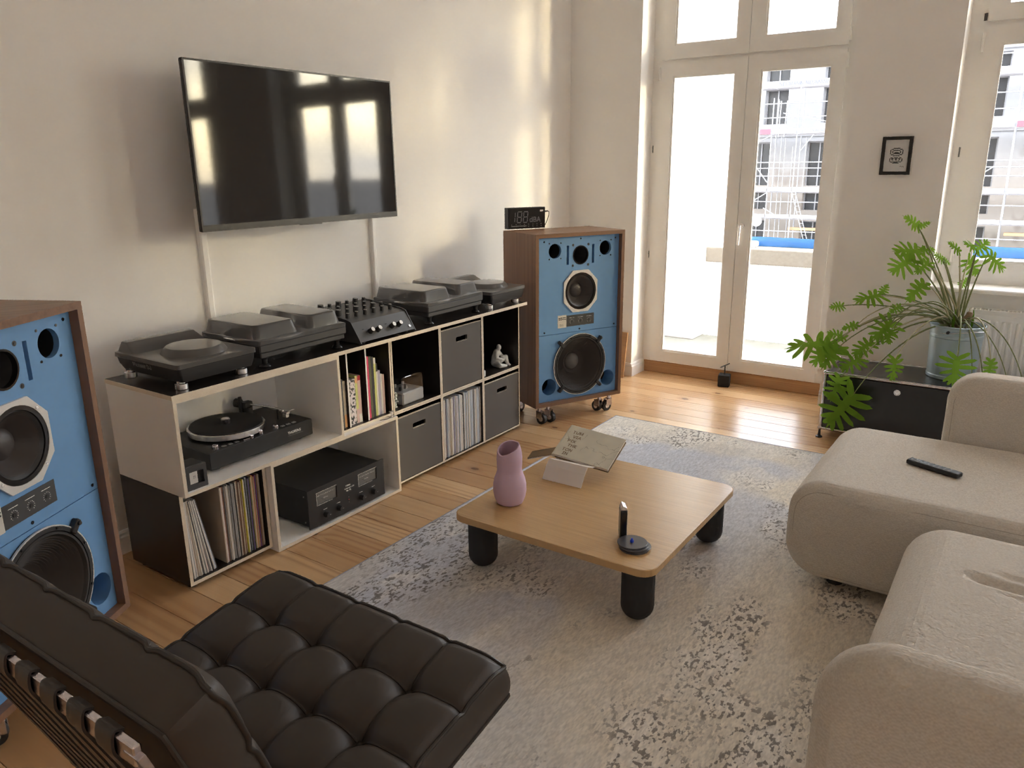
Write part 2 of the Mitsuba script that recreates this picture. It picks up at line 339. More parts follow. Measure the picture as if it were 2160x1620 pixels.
t = Thing('trim_1', 'wooden threshold board under the balcony door', kind='structure')
t.part('', box(NX - 0.004, NX + 0.09, DY0, DY1, 0.0, 0.088, 0.004), 'sill_wood', False, whole=True)

def sash(t, y0, y1, z0, z1, gy0, gy1, gz0, gz1, x=NX - 0.022, th=0.06):
    o = sg.box(y0, z0, y1, z1).difference(sg.box(gy0, gz0, gy1, gz1))
    M = frame([x + th, 0, 0], [0, 1, 0], [0, 0, 1]); M[:3, 2] = [-1, 0, 0]
    m = extrude(o, th, None); v = m.vertices
    m = trimesh.Trimesh(np.c_[x + th - v[:, 2], v[:, 0], v[:, 1]], m.faces[:, ::-1], process=False)
    k = t.part('sash', m, 'lacquer', False)
    b = sg.box(gy0 - 0.001, gz0 - 0.001, gy1 + 0.001, gz1 + 0.001).difference(sg.box(gy0 + 0.013, gz0 + 0.013, gy1 - 0.013, gz1 - 0.013))
    m = extrude(b, 0.02); v = m.vertices
    t.part('bead', trimesh.Trimesh(np.c_[x + 0.026 - v[:, 2], v[:, 0], v[:, 1]], m.faces[:, ::-1], process=False), 'lacquer', False, under=k)
    g = trimesh.Trimesh([[x + 0.03, gy0, gz0], [x + 0.03, gy1, gz0], [x + 0.03, gy1, gz1], [x + 0.03, gy0, gz1]], [[0, 2, 1], [0, 3, 2]], process=False)
    t.part('pane', g, 'glass', False, under=k)
    return k
def handle(t, k, y, z):
    x = NX - 0.022
    m = [cyl(0.016, (x, y, z), (x - 0.008, y, z)), cyl(0.008, (x - 0.006, y, z), (x - 0.05, y, z)),
         tube(bez([(x - 0.047, y, z + 0.004), (x - 0.055, y, z - 0.03), (x - 0.046, y + 0.004, z - 0.07), (x - 0.052, y + 0.002, z - 0.125)], 10), [0.009, 0.0095, 0.0095, 0.009, 0.009, 0.0085, 0.0085, 0.008, 0.008, 0.007], 8)]
    t.part('handle', m, 'steel', 40, 'brushed metal lever handle', under=k)
def hinge(t, y, z, h, s):
    x = NX - 0.022
    t.part('hinge', [cyl(0.008, (x - 0.004, y, z), (x - 0.004, y, z + h)), cyl(0.0095, (x - 0.004, y, z + h * 0.3), (x - 0.004, y, z + h * 0.32))], 'lacquer', 40)
dr_ = Thing('door_1', 'white double leaf balcony door with transom windows above', kind='structure')
fr = sg.box(DY0, 0.088, DY1, DZ).difference(sg.box(1.15, 0.10, 2.325, 2.18)).difference(sg.box(1.15, 2.22, 2.325, 2.95))
m = extrude(fr, 0.09); v = m.vertices
dr_.part('frame', trimesh.Trimesh(np.c_[NX + 0.09 - v[:, 2], v[:, 0], v[:, 1]], m.faces[:, ::-1], process=False), 'lacquer', False)
sash(dr_, 1.738, 2.337, 0.094, 2.186, 1.812, 2.252, 0.176, 2.100)
kR = sash(dr_, 1.137, 1.7345, 0.094, 2.186, 1.212, 1.652, 0.176, 2.100)
sash(dr_, 1.738, 2.337, 2.206, 2.93, 1.815, 2.246, 2.290, 2.86)
sash(dr_, 1.137, 1.7345, 2.206, 2.93, 1.205, 1.642, 2.290, 2.86)
handle(dr_, kR, 1.703, 1.115)
for z, h in ((2.075, 0.085), (2.225, 0.075), (0.16, 0.08)): hinge(dr_, 1.128, z, h, 1)
for z, h in ((2.075, 0.085), (0.10, 0.02)): hinge(dr_, 2.346, z, h, -1)
for z in (1.60, 0.86):
    t = Thing('catch', 'small metal door catch on the frame, ' + ('level with the handle' if z < 1 else 'higher of the two on the left post'), 'catch', 'door catches on the left post')
    t.part('', [box(NX - 0.006, NX, 2.383, 2.389, z, z + 0.05, 0.001), cyl(0.003, (NX - 0.012, 2.386, z + 0.035), (NX, 2.386, z + 0.035), 8)], 'mid_grey', whole=True)
wi = Thing('window_1', 'white double casement window above the radiator', kind='structure')
fr = sg.box(VY0, VZ0, VY1, VZ1).difference(sg.box(-0.755, 0.885, 0.405, 2.18)).difference(sg.box(-0.755, 2.30, 0.405, 2.95))
m = extrude(fr, 0.09); v = m.vertices
wi.part('frame', trimesh.Trimesh(np.c_[NX + 0.09 - v[:, 2], v[:, 0], v[:, 1]], m.faces[:, ::-1], process=False), 'lacquer', False)
sash(wi, -0.173, 0.424, 0.872, 2.235, -0.098, 0.343, 0.953, 2.145)
kw = sash(wi, -0.774, -0.177, 0.872, 2.235, -0.693, -0.252, 0.953, 2.145)
sash(wi, -0.173, 0.424, 2.258, 2.95, -0.098, 0.343, 2.33, 2.88)
sash(wi, -0.774, -0.177, 2.258, 2.95, -0.693, -0.252, 2.33, 2.88)
handle(wi, kw, -0.215, 1.50)
for z, h in ((2.10, 0.10), (0.95, 0.09)): hinge(wi, 0.433, z, h, 1)
wi.part('hinge', box(NX - 0.03, NX - 0.022, 0.428, 0.444, 2.262, 2.30), 'dark_grey', False)
single('catch', [box(NX - 0.006, NX, 0.470, 0.478, 1.545, 1.60, 0.001), cyl(0.003, (NX - 0.012, 0.474, 1.58), (NX, 0.474, 1.58), 8)], 'mid_grey', 'small metal window catch beside the casement window', 'catch')
t = Thing('window_sill', 'white window sill board above the radiator', 'window sill')
t.part('', box(5.035, NX, VY0 - 0.03, VY1 + 0.02, VZ0 - 0.001, VZ0 + 0.026, 0.006), 'lacquer', whole=True)

for wn, (TY0, TY1) in enumerate(UNSEEN_FARTHER):
    w2 = Thing(f'window_{wn + 2}', f'unseen white double casement window, {ordn(wn + 2)} from the balcony door', kind='structure'); o_ = TY0 - VY0
    fr = sa.translate(sg.box(VY0, VZ0, VY1, VZ1).difference(sg.box(-0.755, 0.885, 0.405, 2.18)).difference(sg.box(-0.755, 2.30, 0.405, 2.95)), o_, 0)
    m = extrude(fr, 0.09); v = m.vertices
    w2.part('frame', trimesh.Trimesh(np.c_[NX + 0.09 - v[:, 2], v[:, 0], v[:, 1]], m.faces[:, ::-1], process=False), 'lacquer', False)
    for a in ((-0.173, 0.424, 0.872, 2.235, -0.098, 0.343, 0.953, 2.145), (-0.774, -0.177, 0.872, 2.235, -0.693, -0.252, 0.953, 2.145), (-0.173, 0.424, 2.258, 2.95, -0.098, 0.343, 2.33, 2.88), (-0.774, -0.177, 2.258, 2.95, -0.693, -0.252, 2.33, 2.88)):
        sash(w2, a[0] + o_, a[1] + o_, a[2], a[3], a[4] + o_, a[5] + o_, a[6], a[7])
    t = Thing('window_sill', f'unseen white window sill board of the {ordn(wn + 2)} window from the balcony door', 'window sill')
    t.part('', box(5.035, NX, TY0 - 0.03, TY1 + 0.02, VZ0 - 0.001, VZ0 + 0.026, 0.006), 'lacquer', whole=True)

for wn, (xa, xb) in enumerate(UNSEEN_SIDE):
    ws2 = Thing(f'window_{wn + 4}', f'unseen white casement window in the side wall, {ordn(wn + 1)} from the back of the room', kind='structure'); xm = (xa + xb) / 2
    o = sg.box(xa, 0.80, xb, 3.02)
    for q in ((xa + 0.14, xm - 0.08), (xm + 0.08, xb - 0.14)): o = o.difference(sg.box(q[0], 0.95, q[1], 2.15)).difference(sg.box(q[0], 2.33, q[1], 2.88))
    m = extrude(o, 0.07); v = m.vertices
    ws2.part('frame', trimesh.Trimesh(np.c_[v[:, 0], RY - 0.20 - v[:, 2], v[:, 1]], m.faces, process=False), 'lacquer', False)
    ws2.part('pane', trimesh.Trimesh([[xa + 0.1, RY - 0.24, 0.9], [xb - 0.1, RY - 0.24, 0.9], [xb - 0.1, RY - 0.24, 2.95], [xa + 0.1, RY - 0.24, 2.95]], [[0, 1, 2], [0, 2, 3]], process=False), 'glass', False)

# radiator under the window
t = Thing('radiator', 'white ribbed panel radiator below the window sill', 'radiator')
ry0, ry1, rz0, rz1 = -0.80, 0.40, 0.13, 0.70
t.part('panel', box(4.985, 5.0, ry0, ry1, rz0, rz1, 0.006), 'white')
n_ = 33
for i in range(n_):
    y = ry0 + 0.045 + i * (ry1 - ry0 - 0.09) / (n_ - 1)
    t.part('rib', rbox(4.978, 4.992, y - 0.009, y + 0.009, rz0 + 0.035, rz1 - 0.035, 0.0068, 8), 'white')
t.part('back_panel', box(5.045, 5.06, ry0, ry1, rz0, rz1, 0.006), 'white')
for i in range(62):
    y = ry0 + 0.012 + i * (ry1 - ry0 - 0.024) / 61
    t.part('grille_bar', box(4.992, 5.055, y - 0.0035, y + 0.0035, rz1 + 0.012, rz1 + 0.02), 'white', False)
t.part('grille_rail', [box(4.986, 4.994, ry0, ry1, rz1 - 0.01, rz1 + 0.022, 0.002), box(5.05, 5.058, ry0, ry1, rz1 - 0.01, rz1 + 0.022, 0.002)], 'white')
for y in (ry0 + 0.15, ry1 - 0.2): t.part('bracket', box(5.055, WX - 0.001, y, y + 0.03, rz0 + 0.05, rz1 - 0.1), 'white', False)

# ------------------------------------------------------------------ balcony
single('balcony_floor', box(5.435, 7.05, -3.0, 4.4, -0.20, -0.06), 'balcony_floor', 'pale stone floor of the balcony', kind='structure', smooth=False)
t = Thing('balcony_parapet', 'white rendered balcony parapet', kind='structure')
t.part('', box(7.03, 7.26, -3.0, 2.58, -0.06, 0.645), 'render', False, whole=True)
for i in range(4):
    y1 = 2.62 - i * 1.4
    single('parapet_cap', box(6.985, 7.31, y1 - 1.396, y1, 0.645, 0.782, 0.008), 'stone', 'sandstone cap on the balcony parapet, ' + ('nearest the white pillar' if i == 0 else ordn(i + 1) + ' from the white pillar'), 'cap stone', 'cap stones along the parapet')
single('balcony_pillar', box(6.76, 7.45, 2.575, 4.4, -0.06, 4.6, 0.01), 'render', 'white rendered pillar at the left end of the balcony', kind='structure')
# blue plastic sheet along the outer edge of the parapet
def tarp_mesh():
    ys = np.linspace(-2.9, 2.43, 180); rng = np.random.default_rng(3); V = []; F = []
    for i, y in enumerate(ys):
        a = meshkit.fbm(np.array([[y * 3.0, 0.3, 1.0]]), 3)[0]; b = meshkit.fbm(np.array([[y * 9.0, 4.3, 1.0]]), 2)[0]
        top = 0.865 + 0.02 * (a - 0.5) + 0.012 * (b - 0.5)
        for x, z in ((7.24 + 0.02 * b, 0.784), (7.235 + 0.03 * a, 0.825), (7.25 + 0.02 * b, top), (7.275, top + 0.002), (7.29, 0.784)): V.append((x, y, z))
    for i in range(len(ys) - 1):
        for j in range(4):
            a_ = i * 5 + j; F += [[a_, a_ + 1, a_ + 6], [a_, a_ + 6, a_ + 5]]
    return trimesh.Trimesh(V, F, process=False)
single('plastic_sheet', tarp_mesh(), 'tarp', 'bright blue plastic sheet along the outer edge of the parapet', 'plastic sheet', smooth=True)
single('stone_block', box(7.06, 7.22, 2.16, 2.44, 0.783, 0.835, 0.012), 'render', 'low pale block on the parapet cap beside the white pillar', 'block')

# ------------------------------------------------------------------ the house across the street and its scaffold
single('street', box(9.0, 60.0, -40, 50, -9.2, -9.0), 'street', 'grey street below', kind='structure', smooth=False)
FX = 31.0
b_ = Thing('building', 'grey unplastered house with dark window openings behind the scaffold', 'building')
UP = [(10.813, 11.667), (8.613, 9.467), (6.52, 7.38), (4.333, 5.2), (1.653, 2.513), (-0.567, 0.3), (-2.667, -1.8)]
LOW = [(11.053, 11.9), (9.1, 9.947), (6.933, 7.793), (4.4, 5.267), (1.693, 2.547), (-0.567, 0.3), (-2.667, -1.8)]
OPEN = [(y, z) for y in UP for z in [(4.473, 4.927), (2.947, 4.19)]] + [(y, z) for y in LOW for z in [(0.7, 2.3), (-0.2, 0.46), (-1.46, -0.6)]]
fac = mf(box(FX, FX + 0.5, -9.0, 16.0, -9.0, 5.053))
fac = fac - manifold3d.Manifold.batch_boolean([mf(box(FX - 0.3, FX + 0.8, *y, *z)) for y, z in OPEN], manifold3d.OpType.Add)
b_.part('wall', as_tm(fac), 'facade', False)
b_.part('cornice', box(FX - 0.1, FX + 0.5, -9.0, 16.0, 5.013, 5.107, 0.02), 'facade', False)
for (y0, y1), (z0, z1) in OPEN:
    xs = (FX + 0.22, FX + 0.26)
    k = b_.part('window', [box(*xs, y0 - 0.02, y0 + 0.05, z0, z1), box(*xs, y1 - 0.05, y1 + 0.02, z0, z1), box(*xs, (y0 + y1) / 2 - 0.025, (y0 + y1) / 2 + 0.025, z0, z1), box(*xs, y0, y1, z1 - 0.05, z1 + 0.02)], 'far_frame', False)
    b_.part('pane', box(FX + 0.27, FX + 0.29, y0 - 0.05, y1 + 0.05, z0 - 0.05, z1 + 0.05), 'dark_window', False, under=k)
for z in (2.473, 0.493): b_.part('ledge', box(FX - 0.07, FX + 0.05, -9.0, 16.0, z, z + 0.16, 0.02), 'facade', False)
b_.part('roof', box(FX, FX + 9, -9.0, 16.0, 5.053, 5.14), 'facade', False)
sc_ = Thing('scaffold', 'pale metal scaffold with plank decks in front of the grey house', 'scaffold')
SX = 30.0
POSTS = [12.667, 10.58, 8.833, 7.92, 5.6, 3.4, 1.233, -1.067, -3.333]
for i, y in enumerate(POSTS):
    for x in (SX, SX + 0.6):
        top = 3.807 if i == 2 else 5.007
        sc_.part('post', cyl(0.024, (x, y, -9.0), (x, y, top), 8), 'scaffold', 40)
for z in [4.747, 3.605, 3.122, 1.554, 1.347, 1.069, 0.14, -0.933]:
    sc_.part('rail', cyl(0.02, (SX - 0.03, -6.0, z), (SX - 0.03, 13.5, z), 8), 'scaffold', 40)
for z in [4.167, 2.553, 0.51, -0.457]:
    for a, b in zip(POSTS[:-1], POSTS[1:]):
        sc_.part('deck', box(SX, SX + 0.6, b + 0.03, a - 0.03, z - 0.04, z, 0.01), 'deck_board', False)
def board(y0, y1, z0, z1, m, txt=None, h=0.11):
    k = sc_.part('toe_board', box(SX - 0.07, SX - 0.05, y0, y1, z0, z1, 0.005), m, False)
    if txt:
        sc_.part('lettering', text(txt, h, frame([SX - 0.0703, y1 - 0.12, z0 + 0.04], [0, -1, 0], [0, 0, 1]), 0.003, True), 'banner_text', False, under=k)
for i, (a, b) in enumerate(zip(POSTS[:-1], POSTS[1:])):
    board(b + 0.03, a - 0.03, 4.167, 4.373, 'banner', 'NEUMANN' if i < 7 else None, 0.12)
    board(b + 0.03, a - 0.03, 2.553, 2.733, 'banner_red' if i in (1, 6) else 'banner', 'STUCKARBEITEN' if i == 3 else None, 0.10)
    board(b + 0.03, a - 0.03, 0.51, 0.673, 'banner')
    board(b + 0.03, a - 0.03, -0.457, -0.315, 'deck_board')
for (y0, z0), (y1, z1) in [((10.4, 1.807), (8.833, 2.507)), ((8.833, 0.473), (9.933, -0.227)), ((9.933, 1.347), (9.267, 0.84)), ((9.267, 1.347), (8.867, 0.84)), ((8.467, 3.273), (6.8, 2.907)), ((8.333, -0.427), (8.933, -0.093)), ((3.267, 1.347), (2.6, 0.84)), ((2.267, 0.907), (1.667, 1.347)), ((7.733, 1.973), (7.333, 2.507))]:
    sc_.part('brace', cyl(0.019, (SX - 0.02, y0, z0), (SX - 0.02, y1, z1), 8), 'scaffold', 40)
for y in (8.653, 8.58, 8.367): sc_.part('upright', cyl(0.02, (SX - 0.05, y, 2.44), (SX - 0.05, y - 0.03, 3.693), 8), 'scaffold', 40)
for y, z0, z1 in ((8.567, -1.227, 2.473), (8.413, -1.227, 2.44), (8.133, -1.227, 2.107), (7.667, 0.64, 2.44)): sc_.part('upright', cyl(0.015, (SX + 0.4, y, z0), (SX + 0.4, y, z1), 8), 'scaffold', 40)
la = Thing('ladder', 'metal ladder leaning against the scaffold deck', 'ladder')
A_, B_ = np.array([SX - 0.12, 7.907, 0.52]), np.array([SX - 0.32, 7.24, -1.327])
for o in (0.0, 0.13): la.part('stile', cyl(0.015, A_ - [0, o, 0], B_ - [0, o, 0], 8), 'scaffold', 40)
for i in range(9):
    p = A_ + (B_ - A_) * (i + 0.5) / 9
    la.part('rung', cyl(0.01, p, p - [0, 0.13, 0], 6), 'scaffold', 40)
def plank(y0, y1, z, label): single('timber_plank', box(SX + 0.10, SX + 0.35, y0, y1, z, z + 0.10, 0.008), 'timber', label, 'plank', smooth=False)
plank(8.0, 6.900, -0.893, 'brown timber plank lying on the scaffold behind the ladder')
plank(-0.9, 1.1, -0.827, 'brown timber plank on the scaffold seen through the casement window')
t = Thing('round_sign', 'round white disc hanging on the scaffold beside the door handle', 'disc')
t.part('', cyl(0.20, (SX - 0.25, 9.08, -0.573), (SX - 0.22, 9.08, -0.573), 28), 'print_white', whole=True)
# out of view, the house this room is in, above, below and beside it (it keeps much of the sky off the street and the house across)
single('added_sun_block', box(-18.0, 12.0, -34.0, -23.0, -9.0, 9.0), 'facade', 'added house block out of view, keeping sun off the side windows', kind='structure', smooth=False)  # added out of view to stop direct sun reaching the side windows
own = mf(box(RX - 6, WX + 0.32, RY - 0.28, 14.0, -9.0, 15.0)) - mf(box(RX - 0.2, WX + 0.6, RY - 0.4, WY + 0.2, -0.2, CZ + 0.2))
single('unseen_own_house', as_tm(own), 'facade', 'unseen outer wall of the house around the room', kind='structure', smooth=False)

# ------------------------------------------------------------------ loudspeakers
def loudspeaker(x, y, yaw, label, key_tag):
    """Front face in the local xz plane, x to the right as seen from the front, y into the cabinet."""
    c, s = math.cos(yaw), math.sin(yaw)
    M = np.array([[c, -s, 0, x], [s, c, 0, y], [0, 0, 1, 0], [0, 0, 0, 1.0]])
    W, H, D, z0, w, rec = 0.635, 1.032, 0.375, 0.112, 0.022, 0.030
    t = Thing('loudspeaker', label, 'loudspeaker', 'tall blue loudspeakers', M)
    def side(x0, x1, f):
        P = [(x0, z0), (x1, z0 + w) if x1 > x0 else (x1, z0 + w)]
        return None
    def mitred(pts_xz):
        return extrude(sg.Polygon(pts_xz), D, np.array([[1, 0, 0, 0], [0, 0, -1, D], [0, 1, 0, 0], [0, 0, 0, 1.0]]))
    z1 = z0 + H; g = 0.0004
    t.part('side_panel', mitred([(0, z0), (w - g, z0 + w), (w - g, z1 - w), (0, z1)]), 'walnut', False)
    t.part('side_panel', mitred([(W, z0), (W, z1), (W - w + g, z1 - w), (W - w + g, z0 + w)]), 'walnut', False)
    t.part('top_panel', mitred([(g, z1), (w, z1 - w), (W - w, z1 - w), (W - g, z1)]), 'walnut_top', False)
    t.part('bottom_panel', mitred([(g, z0), (W - g, z0), (W - w, z0 + w), (w, z0 + w)]), 'walnut', False)
    t.part('back_panel', box(w, W - w, D - 0.02, D - 0.001, z0 + w, z1 - w), 'black', False)
    # blue baffle in two boards with all its holes
    X = lambda a: a
    holes = [((0.150, 0.929), 0.043), ((0.512, 0.929), 0.043), ((0.331, 0.897), 0.054), ((0.331, 0.683), 0.104), ((0.331, 0.232), 0.178), ((0.113, 0.113), 0.051), ((0.549, 0.113), 0.051)]
    zs = z0 + 0.436
    up = sg.box(w + g, zs + 0.0012, W - w - g, z1 - w - g); lo = sg.box(w + g, z0 + w + g, W - w - g, zs - 0.0012)
    for (cx, cz), r in holes:
        h = sg.Point(cx, z0 + cz).buffer(r, quad_segs=14); up = up.difference(h); lo = lo.difference(h)
    for cx in (0.240, 0.422): up = up.difference(sg.box(cx - 0.008, z0 + 0.844, cx + 0.008, z0 + 0.956))
    MB = np.array([[1, 0, 0, 0], [0, 0, -1, rec + 0.02], [0, 1, 0, 0], [0, 0, 0, 1.0]])
    t.part('baffle', extrude(up, 0.02, MB), 'baffle', False); t.part('baffle', extrude(lo, 0.02, MB), 'baffle', False)
    for i, ((cx, cz), r) in enumerate(holes):
        if r < 0.06:
            n_ = 28; dep = 0.10
            v = []; f = []
            for k in range(n_):
                a = 2 * math.pi * k / n_
                v += [(cx + r * math.cos(a), rec + 0.018, z0 + cz + r * math.sin(a)), (cx + r * math.cos(a), rec + dep, z0 + cz + r * math.sin(a))]
            for k in range(n_):
                a, b = 2 * k, 2 * ((k + 1) % n_); f += [[a, b, b + 1], [a, b + 1, a + 1]]
            t.part('port_tube', trimesh.Trimesh(v, f, process=False), 'baffle' if i > 4 else 'black', True)
    def ring(r0, r1, y0, y1, cx, cz, m, name, under=None, n=44, label=None):
        return t.part(name, lathe([(r0, y1), (r1, y1), (r1, y0), (r0, y0), (r0, y1)], n, frame([cx, 0, z0 + cz], [1, 0, 0], [0, 0, 1]) @ np.diag([1, 1, -1, 1.0])), m, 40, under=under, label=label)
    def turned(prof, cx, cz, m, name, under=None, n=44):      # prof: (radius, depth)
        return t.part(name, lathe(prof, n, frame([cx, 0, z0 + cz], [1, 0, 0], [0, 0, 1]) @ np.diag([1, 1, -1, 1.0])), m, 50, under=under)
    F = lambda cx, cz: frame([cx, 0, z0 + cz], [1, 0, 0], [0, 0, 1])
    # horn throat
    ring(0.050, 0.056, rec - 0.002, rec + 0.02, 0.331, 0.897, 'black_gloss', 'horn_ring')
    turned([(0.052, rec + 0.01), (0.036, rec + 0.05), (0.022, rec + 0.10), (0.0, rec + 0.11)], 0.331, 0.897, 'black', 'horn_throat')
    # mid driver with a cut-corner cast frame
    o = sg.Point(0, 0).buffer(0.137, quad_segs=20).intersection(sa.rotate(sg.box(-0.121, -0.125, 0.121, 0.125), 0)).intersection(sa.rotate(sg.box(-0.128, -0.128, 0.128, 0.128), 45))
    o = o.difference(sg.Point(0, 0).buffer(0.111, quad_segs=20))
    k = t.part('midrange_driver', extrude(o, 0.008, F(0.331, 0.683) @ np.array([[1, 0, 0, 0], [0, 1, 0, 0], [0, 0, 1, -rec], [0, 0, 0, 1.0]])), 'cast_alu', 40, 'cast metal rim')
    ring(0.098, 0.111, rec - 0.006, rec + 0.006, 0.331, 0.683, 'black_gloss', 'gasket', k)
    turned([(0.1, rec + 0.0), (0.095, rec - 0.003), (0.089, rec + 0.002), (0.084, rec + 0.006)], 0.331, 0.683, 'surround', 'surround', k)
    turned([(0.086, rec + 0.004), (0.066, rec + 0.026), (0.043, rec + 0.050)], 0.331, 0.683, 'cone_mid', 'cone', k)
    turned([(0.045, rec + 0.049), (0.043, rec + 0.047), (0.036, rec + 0.040), (0.022, rec + 0.034), (0.0, rec + 0.032)], 0.331, 0.683, 'cone_mid', 'dust_cap', k)
    for q in range(4):
        a = math.pi / 4 + q * math.pi / 2
        t.part('bolt', cyl(0.004, (0.331 + 0.118 * math.cos(a), rec - 0.010, z0 + 0.683 + 0.118 * math.sin(a)), (0.331 + 0.118 * math.cos(a), rec, z0 + 0.683 + 0.118 * math.sin(a)), 8), 'steel', False, under=k)
    # woofer
    k = t.part('woofer', lathe([(0.176, 0.012), (0.190, 0.012), (0.190, rec * -1 + 0.030), (0.189, 0.0), (0.176, 0.0), (0.176, 0.012)], 56, F(0.331, 0.232) @ np.array([[1, 0, 0, 0], [0, 1, 0, 0], [0, 0, 1, -rec], [0, 0, 0, 1.0]])), 'black', 40)
    ring(0.1885, 0.1925, rec - 0.012, rec - 0.006, 0.331, 0.232, 'cast_alu', 'rim', k, 56, 'bright metal rim')
    for q in range(8):
        a = (q + 0.5) * math.pi / 4
        t.part('bolt', cyl(0.004, (0.331 + 0.183 * math.cos(a), rec - 0.016, z0 + 0.232 + 0.183 * math.sin(a)), (0.331 + 0.183 * math.cos(a), rec - 0.010, z0 + 0.232 + 0.183 * math.sin(a)), 8), 'black_gloss', False, under=k)
    turned([(0.177, rec - 0.004), (0.172, rec - 0.012), (0.165, rec - 0.012), (0.159, rec - 0.002)], 0.331, 0.232, 'surround', 'surround', k, 56)
    pr = [(0.160, rec - 0.003)]
    for q in range(13):
        r = 0.156 - q * 0.0066; y = rec + 0.002 + q * 0.0052
        pr += [(r, y), (r - 0.0022, y - 0.0022), (r - 0.0044, y + 0.0008)]
    pr += [(0.066, rec + 0.074), (0.050, rec + 0.088)]
    turned(pr, 0.331, 0.232, 'cone', 'cone', k, 56)
    turned([(0.052, rec + 0.087), (0.050, rec + 0.080), (0.040, rec + 0.067), (0.022, rec + 0.058), (0.0, rec + 0.055)], 0.331, 0.232, 'dust_cap', 'dust_cap', k)
    for a in (math.radians(45), math.radians(135), math.radians(225), math.radians(315)):
        cx, cz = 0.331 + 0.197 * math.cos(a), 0.232 + 0.197 * math.sin(a)
        Mc = frame([cx, 0, z0 + cz], [math.cos(a), 0, math.sin(a)], [0, 1, 0])
        t.part('clamp', [xf(box(-0.022, 0.024, rec - 0.022, rec, -0.010, 0.010, 0.003), Mc), xf(cyl(0.006, (0.012, rec - 0.028, 0), (0.012, rec - 0.02, 0), 10), Mc)], 'black', 35, under=k)
    # level control panel and foil badge
    k = t.part('control_panel', box(0.234, 0.435, rec - 0.002, rec + 0.001, z0 + 0.474, z0 + 0.541), 'dark_grey', False)
    for q in range(3):
        cx, cz = 0.272 + q * 0.063, z0 + 0.502
        t.part('marking', box(cx - 0.018, cx + 0.018, rec - 0.0028, rec - 0.002, cz + 0.0225, cz + 0.024), 'print_white', False, under=k)
        t.part('dial_mark', [cyl(0.0012, (cx + 0.0135 * math.cos(a), rec - 0.0028, cz + 0.0135 * math.sin(a)), (cx + 0.0135 * math.cos(a), rec - 0.002, cz + 0.0135 * math.sin(a)), 6) for a in np.linspace(-0.9, 4.0, 11)], 'print_white', False, under=k, kind='stuff')
        t.part('trimmer', cyl(0.006, (cx, rec - 0.004, cz), (cx, rec - 0.001, cz), 14), 'black', 40, under=k)
    k = t.part('badge', box(0.172, 0.233, rec - 0.002, rec + 0.001, z0 + 0.470, z0 + 0.546), 'badge', False, 'foil badge with dark bars')
    for zz, hh in ((0.528, 0.0045), (0.5185, 0.0045)): t.part('stripe', box(0.177, 0.229, rec - 0.0027, rec - 0.002, z0 + zz, z0 + zz + hh), 'black', False, under=k)
    for zz in (0.480, 0.4845, 0.489): t.part('small_print', box(0.180, 0.212, rec - 0.0025, rec - 0.002, z0 + zz, z0 + zz + 0.0012), 'mid_grey', False, under=k)
    # baffle screws and captive nuts
    sp = [(0.075, 0.985), (0.331, 0.993), (0.585, 0.985), (0.035, 0.93), (0.627, 0.90), (0.035, 0.70), (0.627, 0.66), (0.035, 0.47), (0.590, 0.455), (0.330, 0.452), (0.078, 0.452), (0.035, 0.36), (0.627, 0.35), (0.035, 0.30)]
    for (cx, cz) in ((0.150, 0.929), (0.512, 0.929)):
        sp += [(cx + dx * 0.040, cz + dz * 0.045) for dx in (-1, 1) for dz in (-1, 1)]
    for cx, cz in sp: t.part('screw', cyl(0.0052 if abs(cz - 0.929) > 0.05 else 0.0042, (cx, rec - 0.0015, z0 + cz), (cx, rec + 0.001, z0 + cz), 10), 'black_gloss', False)
    for dx in (-1, 1):
        for dz in (-1, 1):
            t.part('screw', [cyl(0.0075, (0.331 + dx * 0.055, rec - 0.001, z0 + 0.897 + dz * 0.060), (0.331 + dx * 0.055, rec + 0.001, z0 + 0.897 + dz * 0.060), 12), cyl(0.004, (0.331 + dx * 0.055, rec - 0.003, z0 + 0.897 + dz * 0.060), (0.331 + dx * 0.055, rec, z0 + 0.897 + dz * 0.060), 8)], 'dark_grey', False)
    # castors: two at every corner
    rng = np.random.default_rng(5 if x > 2 else 6)
    for cx, cy in ((0.055, 0.05), (0.12, 0.055), (W - 0.055, 0.05), (W - 0.125, 0.055), (0.06, D - 0.06), (W - 0.06, D - 0.06)):
        a = rng.uniform(0, 6.28); Mc = np.eye(4); Mc[:2, :2] = [[math.cos(a), -math.sin(a)], [math.sin(a), math.cos(a)]]; Mc[:3, 3] = [cx, cy, 0]
        k = t.part('castor', xf(as_tm([box(-0.022, 0.022, -0.022, 0.022, 0.107, 0.1115, 0.001), cyl(0.011, (0, 0, 0.075), (0, 0, 0.107), 14), box(-0.012, 0.030, -0.017, -0.014, 0.035, 0.078, 0.002), box(-0.012, 0.030, 0.014, 0.017, 0.035, 0.078, 0.002), box(-0.014, 0.016, -0.017, 0.017, 0.074, 0.080, 0.002)]), Mc), 'chrome', 35)
        t.part('wheel', xf(as_tm([cyl(0.033, (0.02, -0.0115, 0.033), (0.02, 0.0115, 0.033), 26)]), Mc), 'black', 40, under=k)
        t.part('hub', xf(cyl(0.016, (0.02, -0.0135, 0.033), (0.02, 0.0135, 0.033), 18), Mc), 'steel', 40, under=k)
    return t
aL = math.radians(26.7)
loudspeaker(1.158 - 0.635 * math.cos(aL), 2.352 - 0.635 * math.sin(aL), aL, 'walnut loudspeaker with bright blue front behind the black leather chair, cut by the left edge', 'L')
loudspeaker(3.716, 2.371, math.radians(-25.8), 'walnut loudspeaker with blue front beside the balcony door, a small display on top', 'R')

